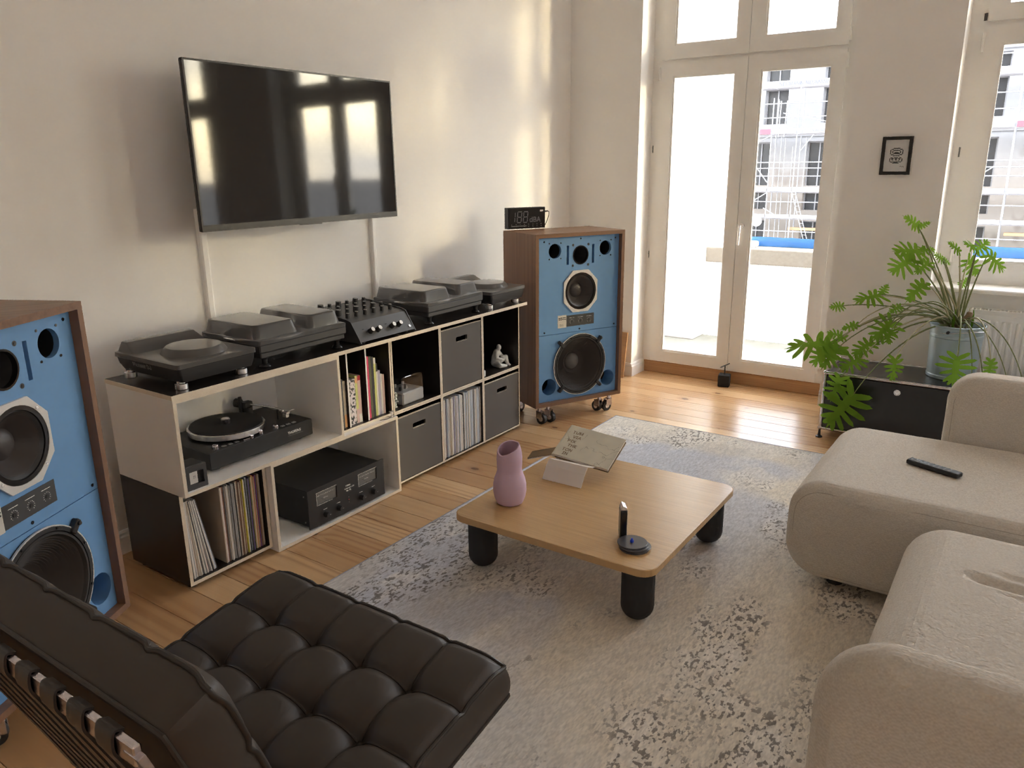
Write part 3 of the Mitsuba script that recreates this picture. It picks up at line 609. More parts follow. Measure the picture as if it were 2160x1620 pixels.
# ------------------------------------------------------------------ sideboard of separate shelf units
BK = 2.822                                 # back of all units
def shelf_unit(x0, x1, yf, z0, z1, th, face, label, group=None, dividers=(), feet=(), edge=True, name='shelf_unit', back=True):
    t = Thing(name, label, 'shelf', group); e = 0.0012
    t.part('side_panel', box(x0, x0 + th, yf + e, BK, z0, z1), face, False); t.part('side_panel', box(x1 - th, x1, yf + e, BK, z0, z1), face, False)
    t.part('bottom_panel', box(x0 + th, x1 - th, yf + e, BK, z0, z0 + th), face, False); t.part('top_panel', box(x0 + th, x1 - th, yf + e, BK, z1 - th, z1), face, False)
    if back: t.part('back_panel', box(x0 + th, x1 - th, BK - 0.008, BK, z0 + th, z1 - th), face, False)
    for d in dividers: t.part('divider', box(d - 0.004, d + 0.004, yf + 0.012, BK - 0.008, z0 + th, z1 - th), 'black_board', False); t.part('divider_edge', box(d - 0.004, d + 0.004, yf + 0.0105, yf + 0.012, z0 + th, z1 - th), 'white', False, 'white front edge')
    if edge:
        o = sg.box(x0, z0, x1, z1).difference(sg.box(x0 + th, z0 + th, x1 - th, z1 - th))
        m = extrude(o, e); v = m.vertices
        t.part('edge_band', trimesh.Trimesh(np.c_[v[:, 0], yf + e - v[:, 2], v[:, 1]], m.faces, process=False), 'ply_edge', False, 'pale birch plywood front edge')
    for fx, fy in feet: t.part('foot', lathe([(0, 0), (0.016, 0), (0.014, z0), (0, z0)], 18, np.array([[1, 0, 0, fx], [0, 1, 0, fy], [0, 0, 1, 0], [0, 0, 0, 1.0]])), 'black', 40)
    return t
Z0, Z1, Z2 = 0.020, 0.386, 0.752
TH = 0.0135
shelf_unit(1.430, 1.806, 2.437, Z0, Z1, TH, 'black_board', 'dark lower shelf unit full of record sleeves at the left end', feet=((1.46, 2.48), (1.77, 2.48), (1.46, 2.78), (1.77, 2.78)))
shelf_unit(1.809, 2.551, 2.403, 0.004, Z1, TH, 'lacquer', 'low wide white shelf unit holding the black amplifier', feet=())
shelf_unit(1.430, 2.204, 2.397, Z1 + 0.001, Z2, TH, 'lacquer', 'upper wide white shelf unit holding the uncovered turntable')
shelf_unit(2.207, 2.560, 2.437, Z1 + 0.001, Z2, 0.010, 'black_board', 'dark shelf unit with upright books between thin dividers', dividers=(2.293, 2.409))
ux = [2.563, 2.9225, 3.2825, 3.642]
names = [['dark cube shelf with a clear lidded box', 'dark cube shelf with a grey pull-out bin in the upper row', 'dark cube shelf with the white seated figurine'],
         ['dark cube shelf with a grey pull-out bin, lower row beside the white amplifier unit', 'dark cube shelf with white record sleeves', 'dark cube shelf with a grey pull-out bin at the right end of the lower row']]
for i in range(3):
    shelf_unit(ux[i], ux[i + 1] - 0.0015, 2.437, Z1 + 0.001, Z2, 0.0085, 'black_board', names[0][i], 'cube shelves at the right of the sideboard')
for i in range(3):
    shelf_unit(ux[i], ux[i + 1] - 0.0015, 2.437, Z0, Z1, 0.0085, 'black_board', names[1][i], 'cube shelves at the right of the sideboard', feet=((ux[i] + 0.03, 2.48), (ux[i + 1] - 0.035, 2.48), (ux[i] + 0.03, 2.78), (ux[i + 1] - 0.035, 2.78)))
def top_board(x0, x1, label):
    t = Thing('top_board', label, 'worktop', 'two boards along the top of the sideboard')
    t.part('board', box(x0 + 0.001, x1 - 0.001, 2.396, BK, Z2 + 0.001, Z2 + 0.0165), 'black_board', False)
    o = sg.box(x0, 2.395, x1, BK + 0.001).difference(sg.box(x0 + 0.001, 2.396, x1 - 0.001, BK))
    t.part('edge_band', extrude(o, 0.0165, np.array([[1, 0, 0, 0], [0, 1, 0, 0], [0, 0, 1, Z2 + 0.0006], [0, 0, 0, 1.0]])), 'ply_edge', False, 'pale plywood edge')
top_board(1.428, 2.598, 'black top board with pale edge, left half under the covered players')
top_board(2.5995, 3.662, 'black top board with pale edge, right half reaching to the loudspeaker')
def bin_(x0, x1, z0, z1, label):
    t = Thing('pull_out_bin', label, 'drawer', 'grey pull-out bins'); y = 2.440; h = z1 - z0; c = (x0 + x1) / 2
    slot = rrect(0.095, 0.026, 0.006, c, z0 + h * 0.80)
    m = extrude(sg.box(x0, z0, x1, z1).difference(slot), 0.012); v = m.vertices
    t.part('front', trimesh.Trimesh(np.c_[v[:, 0], y + 0.012 - v[:, 2], v[:, 1]], m.faces, process=False), 'drawer', False)
    t.part('edge_band', box(x0, x1, y - 0.0003, y + 0.012, z1, z1 + 0.0025), 'ply_edge', False, 'pale top edge')
    o = rrect(0.097, 0.028, 0.007, c, z0 + h * 0.80).difference(slot).intersection(sg.box(c - 0.06, z0, c + 0.06, z0 + h * 0.80 - 0.009))
    m = extrude(o, 0.0125); v = m.vertices
    t.part('slot_edge', trimesh.Trimesh(np.c_[v[:, 0], y + 0.0122 - v[:, 2], v[:, 1]], m.faces, process=False), 'ply_edge', False, 'pale edge of the hand slot')
    t.part('body', [box(x0 + 0.004, x0 + 0.012, y + 0.0125, BK - 0.03, z0, z1 - 0.02), box(x1 - 0.012, x1 - 0.004, y + 0.0125, BK - 0.03, z0, z1 - 0.02), box(x0 + 0.012, x1 - 0.012, y + 0.0125, BK - 0.03, z0, z0 + 0.008), box(x0 + 0.012, x1 - 0.012, BK - 0.04, BK - 0.03, z0 + 0.008, z1 - 0.02)], 'drawer_dark', False)
g_ = 0.0105
bin_(ux[1] + g_, ux[2] - g_, Z1 + 0.0105, Z2 - 0.032, 'grey pull-out bin with hand slot in the upper row, left of the seated figurine')
bin_(ux[0] + g_, ux[1] - g_, Z0 + 0.0095, Z1 - 0.034, 'grey pull-out bin with hand slot below the clear lidded box')
bin_(ux[2] + g_, ux[3] - g_, Z0 + 0.0095, Z1 - 0.034, 'grey pull-out bin with hand slot below the seated figurine')

# records
def record(x, w, h, d, colour, label, group, lean=0.0, z=0.0, y=2.45):
    mname = 'spine_' + colour.replace(' ', '_')
    m = box(-w / 2, w / 2, 0, d, 0, h, min(0.0006, w * 0.2))
    M = np.eye(4); c, s = math.cos(lean), math.sin(lean); M[:3, :3] = [[c, 0, s], [0, 1, 0], [-s, 0, c]]; M[:3, 3] = [x, y, z + abs(s) * w / 2]
    single('record', m, mname, label, 'record', group, M, smooth=False)
rr = random.Random(4)
gA = 'leaning record sleeves in the lower left unit'
xs = 1.4475; cnt = 0
lc = ['cream', 'white', 'white', 'grey', 'white', 'beige', 'white', 'cream', 'white', 'dark grey', 'white', 'grey', 'white', 'pink', 'grey', 'white', 'black', 'dark grey', 'white', 'pale blue', 'dark grey']
xb = 1.449
for i, col in enumerate(lc):
    w = rr.choice([0.0034, 0.0042, 0.005]); f = i / (len(lc) - 1)
    xb += w + 0.0010
    lean = -math.radians(1.0 + 9.5 * f)
    record(xb + 0.0005, w, 0.313 + rr.uniform(-0.002, 0.003), 0.315, col, f'{col} spined record sleeve, {ordn(i + 1)} from the left in the leaning row', gA, lean, Z0 + TH + 0.0004, 2.452 + rr.uniform(0, 0.006))
gB = 'upright record sleeves in the lower left unit'
rc = ['beige', 'white', 'pink', 'brown', 'dark grey', 'white', 'white', 'white', 'white', 'grey', 'dark grey', 'grey', 'grey', 'white', 'dark grey', 'cream', 'beige', 'brown', 'beige', 'beige', 'brown', 'cream', 'yellow', 'white', 'black', 'dark grey', 'pale blue', 'dark grey', 'violet', 'black', 'yellow', 'cream', 'orange', 'beige', 'red', 'violet', 'brown', 'beige', 'beige', 'cream']
xb = 1.602; k_ = 0
while xb < 1.784 and k_ < len(rc):
    w = rr.choice([0.0036, 0.0044, 0.0052])
    record(xb + w / 2, w, 0.313 + rr.uniform(-0.004, 0.006), 0.315, rc[k_], f'{rc[k_]} spined record sleeve, {ordn(k_ + 1)} from the left in the lower left upright row', gB, 0.0, Z0 + TH + 0.0004, 2.452 + rr.uniform(0, 0.008))
    xb += w + 0.0004; k_ += 1
gC = 'white record sleeves in the lower middle cube'
xb = ux[1] + 0.012; k_ = 0
while xb < ux[2] - 0.0165:
    w = rr.choice([0.0046, 0.006, 0.0072]); f = (xb - ux[1]) / 0.36
    col = 'black' if 0.50 < f < 0.535 else rr.choice(['white', 'white', 'white', 'cream', 'pale blue', 'white', 'lilac grey'] if f < 0.5 else ['white', 'pale blue', 'white', 'white', 'pale blue', 'grey'])
    record(xb + w / 2, w, 0.314 + rr.uniform(-0.003, 0.010), 0.315, col, f'{col} spined record sleeve, {ordn(k_ + 1)} from the left in the lower middle cube', gC, 0.0, Z0 + 0.009, 2.447 + rr.uniform(0, 0.010))
    xb += w + 0.0004; k_ += 1

# books between the dividers
def book(x, w, h, d, colour, label, txt=None, tcol='print_white', th=0.5, lean=0.0, bands=(), tz=0.55):
    t = Thing('book', label, 'book', 'books in the dark shelf unit')
    z = Z1 + 0.0115; yb = 2.462
    M = np.eye(4); c, s = math.cos(lean), math.sin(lean); M[:3, :3] = [[c, 0, s], [0, 1, 0], [-s, 0, c]]; M[:3, 3] = [x, yb, z + abs(s) * w]
    t.M = M; mm = 'spine_' + colour.replace(' ', '_')
    t.part('cover', [box(0, w, 0, 0.0016, 0, h), box(0, 0.0016, 0.0016, d, 0, h), box(w - 0.0016, w, 0.0016, d, 0, h)], mm, False)
    t.part('pages', box(0.0016, w - 0.0016, 0.0017, d - 0.004, 0.002, h - 0.003), 'paper', False)
    for z0, z1, cl in bands: t.part('band', box(0.0002, w - 0.0002, -0.0004, 0.0, z0 * h, z1 * h), 'spine_' + cl.replace(' ', '_'), False)
    if txt:
        tm = text(txt, w * th, frame([w * (0.5 + th / 2) if True else 0, -0.0003, tz * h], [0, 0, -1], [1, 0, 0]), 0.0004, True)
        b = tm.bounds; L = b[1][2] - b[0][2]
        if L > 0.8 * h: tm.apply_scale(0.8 * h / L); tm.apply_translation([w / 2 - (tm.bounds[0][0] + tm.bounds[1][0]) / 2, -0.0003 - tm.bounds[1][1] + 0.0, 0.95 * h - tm.bounds[1][2]])
        else: tm.apply_translation([w / 2 - (b[0][0] + b[1][0]) / 2, 0, min(0.95, tz + 0.3) * h - b[1][2]])
        t.part('lettering', tm, tcol, False)
book(2.219, 0.013, 0.270, 0.22, 'black', 'tall black book against the left wall of the book shelf')
book(2.2335, 0.030, 0.288, 0.22, 'black', 'thick tall black book with white lettering, left of the yellow cream one', bands=((0.0, 0.62, 'violet'),))
book(2.2650, 0.007, 0.225, 0.2, 'dark grey', 'thin dark grey book left of the cream one')
book(2.2730, 0.014, 0.215, 0.2, 'cream', 'cream book with orange foot, left of the first divider', bands=((0.0, 0.28, 'orange'),))
book(2.300, 0.012, 0.205, 0.2, 'cream', 'plain cream book right of the first divider')
book(2.3130, 0.034, 0.212, 0.2, 'doodle', 'thick book with a black and white doodle spine')
book(2.3480, 0.014, 0.222, 0.2, 'lime', 'lime yellow book right of the doodle spined one', bands=((0.0, 0.3, 'pink'), (0.85, 0.97, 'orange')))
book(2.3630, 0.018, 0.220, 0.2, 'pink', 'pink book with red head, last before the empty slot', bands=((0.9, 1.0, 'red'), (0.0, 0.18, 'white')))
book(2.417, 0.022, 0.295, 0.21, 'crimson', 'tall crimson pink book right of the second divider')
book(2.4400, 0.014, 0.292, 0.21, 'olive', 'tall olive black book right of the crimson one')
book(2.4550, 0.014, 0.288, 0.21, 'black', 'tall black book with pale lettering, left of the lime spine')
book(2.4700, 0.013, 0.280, 0.2, 'lime', 'pale lime book with white head near the right of the shelf', bands=((0.9, 1.0, 'white'),))
book(2.4840, 0.009, 0.250, 0.2, 'white', 'slim white book with black head', bands=((0.85, 1.0, 'black'),))
book(2.4940, 0.015, 0.215, 0.2, 'lilac grey', 'small lilac grey book near the right wall of the shelf')
book(2.5100, 0.010, 0.195, 0.2, 'white', 'small white book near the right wall of the shelf')
book(2.5210, 0.014, 0.190, 0.2, 'pink', 'small pale pink book against the right wall of the shelf')

# ------------------------------------------------------------------ television and its cable channels
TVM = frame([1.8495, 2.7307, 1.2804], [math.cos(math.radians(-0.5)), math.sin(math.radians(-0.5)), 0], [0.0, 0.0097, 1.0])   # x along the screen, y up, z out of the screen
t = Thing('television', 'large flat black television mounted on the left wall', 'television', M=TVM)
tw, th_ = 1.11, 0.639
t.part('housing', [box(0, tw, 0, th_, -0.022, -0.002, 0.004), box(0.12, tw - 0.12, 0.03, 0.42, -0.05, -0.02, 0.012)], 'tv_frame', 40)
fr_ = sg.box(0, 0, tw, th_).difference(sg.box(0.007, 0.026, tw - 0.007, th_ - 0.007))
t.part('bezel', extrude(fr_, 0.005, np.array([[1, 0, 0, 0], [0, 1, 0, 0], [0, 0, 1, -0.002], [0, 0, 0, 1.0]])), 'tv_frame', False)
t.part('screen', box(0.006, tw - 0.006, 0.025, th_ - 0.006, -0.003, 0.0012), 'screen', False)
t.part('sensor_bar', box(tw / 2 - 0.06, tw / 2 + 0.06, -0.004, 0.002, -0.014, 0.001, 0.001), 'dark_grey', False)
t.part('wall_bracket', [box(tw / 2 - 0.12, tw / 2 + 0.12, 0.22, 0.42, -0.062, -0.049, 0.002), box(tw / 2 - 0.03, tw / 2 + 0.03, 0.27, 0.37, -0.205, -0.06, 0.004)], 'dark_grey', False)
t.part('wall_plate', box(tw / 2 - 0.10, tw / 2 + 0.10, 0.20, 0.44, -0.214, -0.204, 0.002), 'dark_grey', False)
for x, lab in ((1.968, 'left'), (2.985, 'right')):
    t = Thing('cable_channel', f'white cable channel on the wall below the {lab} end of the television', 'cable channel')
    w = 0.042 if lab == 'left' else 0.034
    pr = sg.Polygon([(0, 0), (w, 0), (w - 0.004, -0.016), (w - 0.010, -0.020), (0.010, -0.020), (0.004, -0.016)])
    t.part('', extrude(pr, 0.66, np.array([[1, 0, 0, x], [0, 1, 0, WY], [0, 0, 1, 0.70], [0, 0, 0, 1.0]])), 'white', 30, whole=True)

# ------------------------------------------------------------------ players, record decks and mixer on the top board
TZ = Z2 + 0.0170
def shell(polys, close_top=True):
    """Thin sheet through stacked outlines: polys = [(shapely-ordered list of xy, z)], all with the same number of points."""
    V = []; F = []; n = len(polys[0][0])
    for P, z in polys: V += [(x, y, z) for x, y in P]
    for k in range(len(polys) - 1):
        for i in range(n):
            a, b = k * n + i, k * n + (i + 1) % n; F += [[a, b, b + n], [a, b + n, a + n]]
    if close_top:
        P, z = polys[-1]; c = len(V); V.append((np.mean([p[0] for p in P]), np.mean([p[1] for p in P]), z)); k = (len(polys) - 1) * n
        for i in range(n): F.append([k + i, k + (i + 1) % n, c])
    return trimesh.Trimesh(V, F, process=False)
def rr_pts(x0, x1, y0, y1, r, n=5):
    out = []
    for cx, cy, a0 in ((x1 - r, y1 - r, 0), (x0 + r, y1 - r, 90), (x0 + r, y0 + r, 180), (x1 - r, y0 + r, 270)):
        for k in range(n + 1):
            a = math.radians(a0 + 90 * k / n); out.append((cx + r * math.cos(a), cy + r * math.sin(a)))
    return out
def foot_damper(t, x, y, z0, z1, m='black'):
    t.part('foot', lathe([(0, z0), (0.022, z0), (0.024, z0 + 0.004), (0.018, z0 + 0.012), (0.011, z0 + 0.016), (0.011, z1 - 0.008), (0.016, z1 - 0.004), (0.016, z1), (0, z1)], 20, np.array([[1, 0, 0, x], [0, 1, 0, y], [0, 0, 1, 0], [0, 0, 0, 1.0]])), m, 40)
def media_player(dx, label, cover_label, withtext):
    M = np.eye(4); M[0, 3] = dx; M[2, 3] = TZ
    t = Thing('media_player', label, 'media player', 'disc jockey media players', M)
    x0, x1, y0, y1 = 1.474, 1.803, 2.412, 2.812
    prof = [(rr_pts(x0 + 0.020, x1 - 0.012, y0 + 0.012, y1 - 0.02, 0.01), 0.028), (rr_pts(x0 + 0.008, x1 - 0.004, y0 + 0.004, y1 - 0.005, 0.012), 0.055), (rr_pts(x0 + 0.003, x1 - 0.002, y0 + 0.002, y1 - 0.003, 0.012), 0.078)]
    P0 = prof[0]
    m = shell(prof); b = shell([(P0[0][::-1], P0[1]), (P0[0][::-1], P0[1])])
    t.part('body', trimesh.util.concatenate([m, b]), 'black', 30)
    t.part('screen_ramp', trimesh.convex.convex_hull(np.array([(x, y, z) for x in (x0 + 0.02, x1 - 0.02) for y, z in ((y1 - 0.13, 0.078), (y1 - 0.012, 0.078), (y1 - 0.03, 0.112), (y1 - 0.045, 0.112))])), 'dark_grey', False)
    t.part('jog_wheel', lathe([(0, 0.0785), (0.100, 0.0785), (0.100, 0.088), (0.094, 0.092), (0.03, 0.092), (0.03, 0.0895), (0, 0.0895)], 44, np.array([[1, 0, 0, 1.642], [0, 1, 0, 2.560], [0, 0, 1, 0], [0, 0, 0, 1.0]])), 'black_gloss', 40)
    for i in range(3): t.part('button', cyl(0.012, (x0 + 0.03, y0 + 0.035 + i * 0.034, 0.078), (x0 + 0.03, y0 + 0.035 + i * 0.034, 0.082), 18), 'mid_grey', 40)
    t.part('tempo_slider', box(x1 - 0.036, x1 - 0.020, y0 + 0.06, y0 + 0.08, 0.0785, 0.086, 0.002), 'mid_grey', False)
    t.part('tempo_slot', box(x1 - 0.030, x1 - 0.026, y0 + 0.02, y0 + 0.14, 0.0782, 0.0790), 'black_gloss', False)
    for fx, fy in ((x0 + 0.032, y0 + 0.04), (x1 - 0.045, y0 + 0.04), (x0 + 0.025, y1 - 0.05), (x1 - 0.045, y1 - 0.05)):
        t.part('foot', lathe([(0, 0.0003), (0.021, 0.0003), (0.022, 0.002), (0.022, 0.020), (0.020, 0.022), (0.015, 0.023), (0.015, 0.030), (0, 0.030)], 24, np.array([[1, 0, 0, fx], [0, 1, 0, fy], [0, 0, 1, 0], [0, 0, 0, 1.0]])), 'steel', 40, 'silver foot')
    if withtext:
        # the side wall leans in below, so the lettering lies on that slope
        a, b = np.array([x0 + 0.008, 0, 0.055]), np.array([x0 + 0.003, 0, 0.078]); up = b - a
        t.part('lettering', text('Pioneer DJ', 0.0165, frame([x0 + 0.0065, 2.700, 0.0565], [0, -1, 0], up), 0.0004, True), 'mid_grey', False)
    c = Thing('dust_cover', cover_label, 'dust cover', 'smoked covers of the media players', M)
    lip0, lip1 = rr_pts(x0 - 0.004, x1 + 0.003, y0 - 0.004, y1 - 0.001, 0.014), rr_pts(x0 + 0.006, x1 - 0.007, y0 + 0.008, y1 - 0.008, 0.012)
    c.part('tray', shell([(lip0, 0.0805), (rr_pts(x0 - 0.003, x1 + 0.002, y0 - 0.003, y1 - 0.002, 0.014), 0.0965), (lip1, 0.0985)]), 'smoked_dense', 30)
    c.part('disc_hump', lathe([(0.118, 0.0988), (0.112, 0.108), (0.100, 0.1215), (0.095, 0.1235), (0.0, 0.1240)], 44, np.array([[1, 0, 0, 1.642], [0, 1, 0, 2.560], [0, 0, 1, 0], [0, 0, 0, 1.0]])), 'smoked_dense', 35)
    c.part('screen_hump', shell([(rr_pts(x0 + 0.008, x1 - 0.012, y1 - 0.120, y1 - 0.008, 0.012), 0.0988), (rr_pts(x0 + 0.018, x1 - 0.026, y1 - 0.062, y1 - 0.022, 0.010), 0.133), (rr_pts(x0 + 0.022, x1 - 0.030, y1 - 0.056, y1 - 0.026, 0.008), 0.1345)]), 'smoked_dense', 30)
def record_deck(dx, label, cover_label):
    M = np.eye(4); M[0, 3] = dx; M[2, 3] = TZ
    t = Thing('record_deck', label, 'turntable', 'covered record decks on the top board', M)
    x0, x1, y0, y1 = 1.834, 2.287, 2.428, 2.795
    t.part('plinth', [box(x0, x1, y0, y1, 0.062, 0.094, 0.004), box(x0 + 0.006, x1 - 0.006, y0 + 0.006, y1 - 0.006, 0.040, 0.063, 0.004)], 'dark_grey', 30)
    for fx, fy in ((x0 + 0.036, y0 + 0.026), (x1 - 0.036, y0 + 0.026), (x0 + 0.036, y1 - 0.03), (x1 - 0.036, y1 - 0.03)): foot_damper(t, fx, fy, 0.0003, 0.0405, 'black_gloss')
    P = np.array([[1, 0, 0, 1.995], [0, 1, 0, 2.612], [0, 0, 1, 0], [0, 0, 0, 1.0]])
    k = t.part('platter', lathe([(0, 0.0945), (0.160, 0.0945), (0.166, 0.0965), (0.166, 0.1015), (0.163, 0.1045), (0, 0.1045)], 60, P), 'steel', 40)
    t.part('slipmat', lathe([(0, 0.1046), (0.148, 0.1046), (0.148, 0.1070), (0, 0.1070)], 52, P), 'black_matte', 40, under=k)
    t.part('spindle', cyl(0.0035, (1.995, 2.612, 0.106), (1.995, 2.612, 0.118), 12), 'chrome', 40, under=k)
    t.part('start_button', box(x0 + 0.018, x0 + 0.052, y0 + 0.018, y0 + 0.040, 0.094, 0.098, 0.002), 'mid_grey', False)
    t.part('power_post', cyl(0.0125, (x0 + 0.036, y0 + 0.100, 0.094), (x0 + 0.036, y0 + 0.100, 0.116), 22), 'chrome', 40, 'chrome post')
    t.part('target_lamp', cyl(0.005, (x0 + 0.315, y0 + 0.050, 0.094), (x0 + 0.315, y0 + 0.050, 0.110), 12), 'steel', 40)
    t.part('pitch_slot', box(x1 - 0.034, x1 - 0.028, y0 + 0.020, y0 + 0.150, 0.0938, 0.0946), 'black_gloss', False)
    t.part('pitch_slider', box(x1 - 0.042, x1 - 0.020, y0 + 0.070, y0 + 0.084, 0.0946, 0.102, 0.002), 'steel', False)
    k = t.part('tonearm', tube(bez([(x1 - 0.060, y1 - 0.070, 0.128), (x1 - 0.050, y1 - 0.18, 0.126), (x1 - 0.085, y1 - 0.20, 0.122), (x1 - 0.080, y0 + 0.105, 0.116)], 16), 0.0045, 8), 'steel', 40)
    t.part('arm_base', lathe([(0, 0.094), (0.036, 0.094), (0.036, 0.104), (0.026, 0.108), (0.026, 0.122), (0.014, 0.126), (0.014, 0.134), (0, 0.134)], 30, np.array([[1, 0, 0, x1 - 0.060], [0, 1, 0, y1 - 0.070], [0, 0, 1, 0], [0, 0, 0, 1.0]])), 'steel', 40)
    t.part('counterweight', cyl(0.015, (x1 - 0.064, y1 - 0.045, 0.128), (x1 - 0.066, y1 - 0.018, 0.128), 20), 'mid_grey', 40, under=k)
    t.part('headshell', box(x1 - 0.090, x1 - 0.071, y0 + 0.070, y0 + 0.108, 0.112, 0.119, 0.002), 'black', False, under=k)
    c = Thing('dust_cover', cover_label, 'dust cover', 'smoked covers of the record decks', M)
    base = rr_pts(x0 - 0.001, x1 + 0.001, y0 - 0.001, y1 + 0.001, 0.010); top = rr_pts(x0 + 0.004, x1 - 0.004, y0 + 0.004, y1 - 0.004, 0.010)
    # a low tray with two raised humps, left over the platter and right over the arm
    def hump(xa, xb, ya, yb, z0, z1, r): return [(rr_pts(xa, xb, ya, yb, r), z0), (rr_pts(xa + 0.008, xb - 0.010, ya + 0.012, yb - 0.008, r), z1 - 0.008), (rr_pts(xa + 0.011, xb - 0.014, ya + 0.017, yb - 0.012, r * 0.9), z1 - 0.002), (rr_pts(xa + 0.017, xb - 0.022, ya + 0.025, yb - 0.018, r * 0.8), z1)]
    h1, h2 = hump(x0 + 0.006, x0 + 0.226, y0 + 0.030, y1 - 0.004, 0.1105, 0.163, 0.028), hump(x0 + 0.270, x1 - 0.006, y0 + 0.020, y1 - 0.004, 0.1105, 0.165, 0.026)
    hole = sg.Polygon(top).difference(sg.Polygon(h1[0][0])).difference(sg.Polygon(h2[0][0]))
    tv, tf = trimesh.creation.triangulate_polygon(hole, engine='earcut')
    c.part('tray', trimesh.util.concatenate([shell([(base, 0.0945), (base, 0.1085), (top, 0.1105)], False), trimesh.Trimesh(np.c_[tv, np.full(len(tv), 0.1105)], tf, process=False)]), 'smoked', 30)
    c.part('platter_hump', shell(h1), 'smoked', 50); c.part('arm_hump', shell(h2), 'smoked', 50)
mat('smoked_dense', {'type': 'blendbsdf', 'weight': 0.42, 'a': {'type': 'thindielectric', 'int_ior': 1.5, 'specular_transmittance': {'type': 'rgb', 'value': [0.50, 0.50, 0.50]}}, 'b': two(prin((0.20, 0.195, 0.19), 0.25))}, False)
media_player(0.0, 'black media player with lettering on its side, at the left end of the sideboard', 'smoked cover with round hump on the leftmost media player', True)
record_deck(0.0, 'dark record deck left of the rotary mixer', 'smoked two-humped cover on the record deck left of the mixer')
record_deck(0.996, 'dark record deck right of the rotary mixer', 'smoked two-humped cover on the record deck right of the mixer')
media_player(1.862, 'black media player at the right end of the sideboard near the loudspeaker', 'smoked cover with round hump on the media player beside the loudspeaker', False)

# rotary mixer
M = np.eye(4); M[2, 3] = TZ
t = Thing('rotary_mixer', 'black rotary mixer with many knobs between the two record decks', 'mixer', M=M)
mx0, mx1 = 2.343, 2.704
pf = [(2.404, 0.012), (2.462, 0.092), (2.490, 0.100), (2.735, 0.125), (2.735, 0.012)]
def prism_x(P, x0, x1):
    return extrude(sg.Polygon(P), x1 - x0, np.array([[0, 0, 1, x0], [1, 0, 0, 0], [0, 1, 0, 0], [0, 0, 0, 1.0]]))
t.part('body', prism_x(pf, mx0 + 0.005, mx1 - 0.005), 'dark_grey', 25)
po = [(2.399, 0.006), (2.460, 0.098), (2.489, 0.106), (2.738, 0.131), (2.738, 0.006)]
for xa, xb in ((mx0, mx0 + 0.0046), (mx1 - 0.0046, mx1)): t.part('side_plate', prism_x(po, xa, xb), 'dark_grey', False)
for fx in (mx0 + 0.04, mx1 - 0.04):
    for fy in (2.43, 2.70): t.part('foot', cyl(0.010, (fx, fy, 0.0003), (fx, fy, 0.012), 14), 'black', 40)
sl = np.array([0, 2.462 - 2.404, 0.080]); sl /= np.linalg.norm(sl); nf = np.cross([1.0, 0, 0], sl)
def on_front(x, d): return np.array([x, 2.404, 0.012]) + sl * d
for x in (2.428, 2.474, 2.566, 2.612):
    p = on_front(x, 0.040)
    k = t.part('front_knob', cyl(0.0125, p + nf * 0.0002, p + nf * 0.024, 24, 0.0105), 'black', 40)
    t.part('cap', cyl(0.0102, p + nf * 0.024, p + nf * 0.0252, 24), 'cast_alu', 40, 'silver cap', under=k)
for x in (2.395, 2.540): t.part('marking', xf(box(-0.006, 0.006, -0.0015, 0.0015, 0, 0.0004), frame(on_front(x, 0.058), [1, 0, 0], sl)), 'black_matte', False)
t.part('phone_socket', cyl(0.006, on_front(2.676, 0.020), on_front(2.676, 0.020) + nf * 0.004, 14), 'steel', 40)
su = np.array([0, 2.735 - 2.490, 0.025]); su /= np.linalg.norm(su); nu = np.cross([1.0, 0, 0], su)
rk = random.Random(2)
for r in range(4):
    for c in range(6):
        x = mx0 + 0.042 + c * 0.055; big = (r in (1, 3) and c % 2 == 0); p = np.array([x, 2.490, 0.100]) + su * (0.030 + r * 0.058)
        R_, H_ = (0.0145, 0.026) if big else (0.0095, 0.022)
        k = t.part('knob', cyl(R_, p + nu * 0.0002, p + nu * H_, 20, R_ * 0.88), 'black', 40)
        t.part('cap', cyl(R_ * 0.82, p + nu * H_, p + nu * (H_ + 0.001), 20), 'mid_grey', 40, under=k)

# ------------------------------------------------------------------ uncovered turntable in the white unit
M = np.eye(4); M[2, 3] = Z1 + 0.001 + TH
t = Thing('turntable', 'black turntable with silver rimmed platter in the white shelf unit', 'turntable', M=M)
px0, px1, py0, py1 = 1.600, 2.106, 2.484, 2.800
t.part('plinth', box(px0, px1, py0, py1, 0.014, 0.084, 0.003), 'black', 30)
for fx, fy in ((px0 + 0.05, py0 + 0.05), (px1 - 0.05, py0 + 0.05), (px0 + 0.05, py1 - 0.05), (px1 - 0.05, py1 - 0.05)): t.part('foot', cyl(0.022, (fx, fy, 0.0003), (fx, fy, 0.014), 20), 'black_matte', 40)
P = np.array([[1, 0, 0, 1.800], [0, 1, 0, 2.648], [0, 0, 1, 0], [0, 0, 0, 1.0]])
k = t.part('platter', lathe([(0, 0.090), (0.140, 0.090), (0.150, 0.094), (0.152, 0.114), (0.149, 0.117), (0, 0.117)], 64, P), 'steel', 40, 'silver rimmed platter')
t.part('slipmat', lathe([(0, 0.1172), (0.143, 0.1172), (0.143, 0.1205), (0, 0.1205)], 56, P), 'black_matte', 40, under=k)
t.part('record_weight', lathe([(0, 0.1205), (0.018, 0.1205), (0.019, 0.124), (0.019, 0.138), (0.016, 0.141), (0, 0.141)], 28, P), 'chrome', 40, 'chrome centre weight')
t.part('hub', cyl(0.03, (1.800, 2.648, 0.084), (1.800, 2.648, 0.091), 24), 'black', 40)
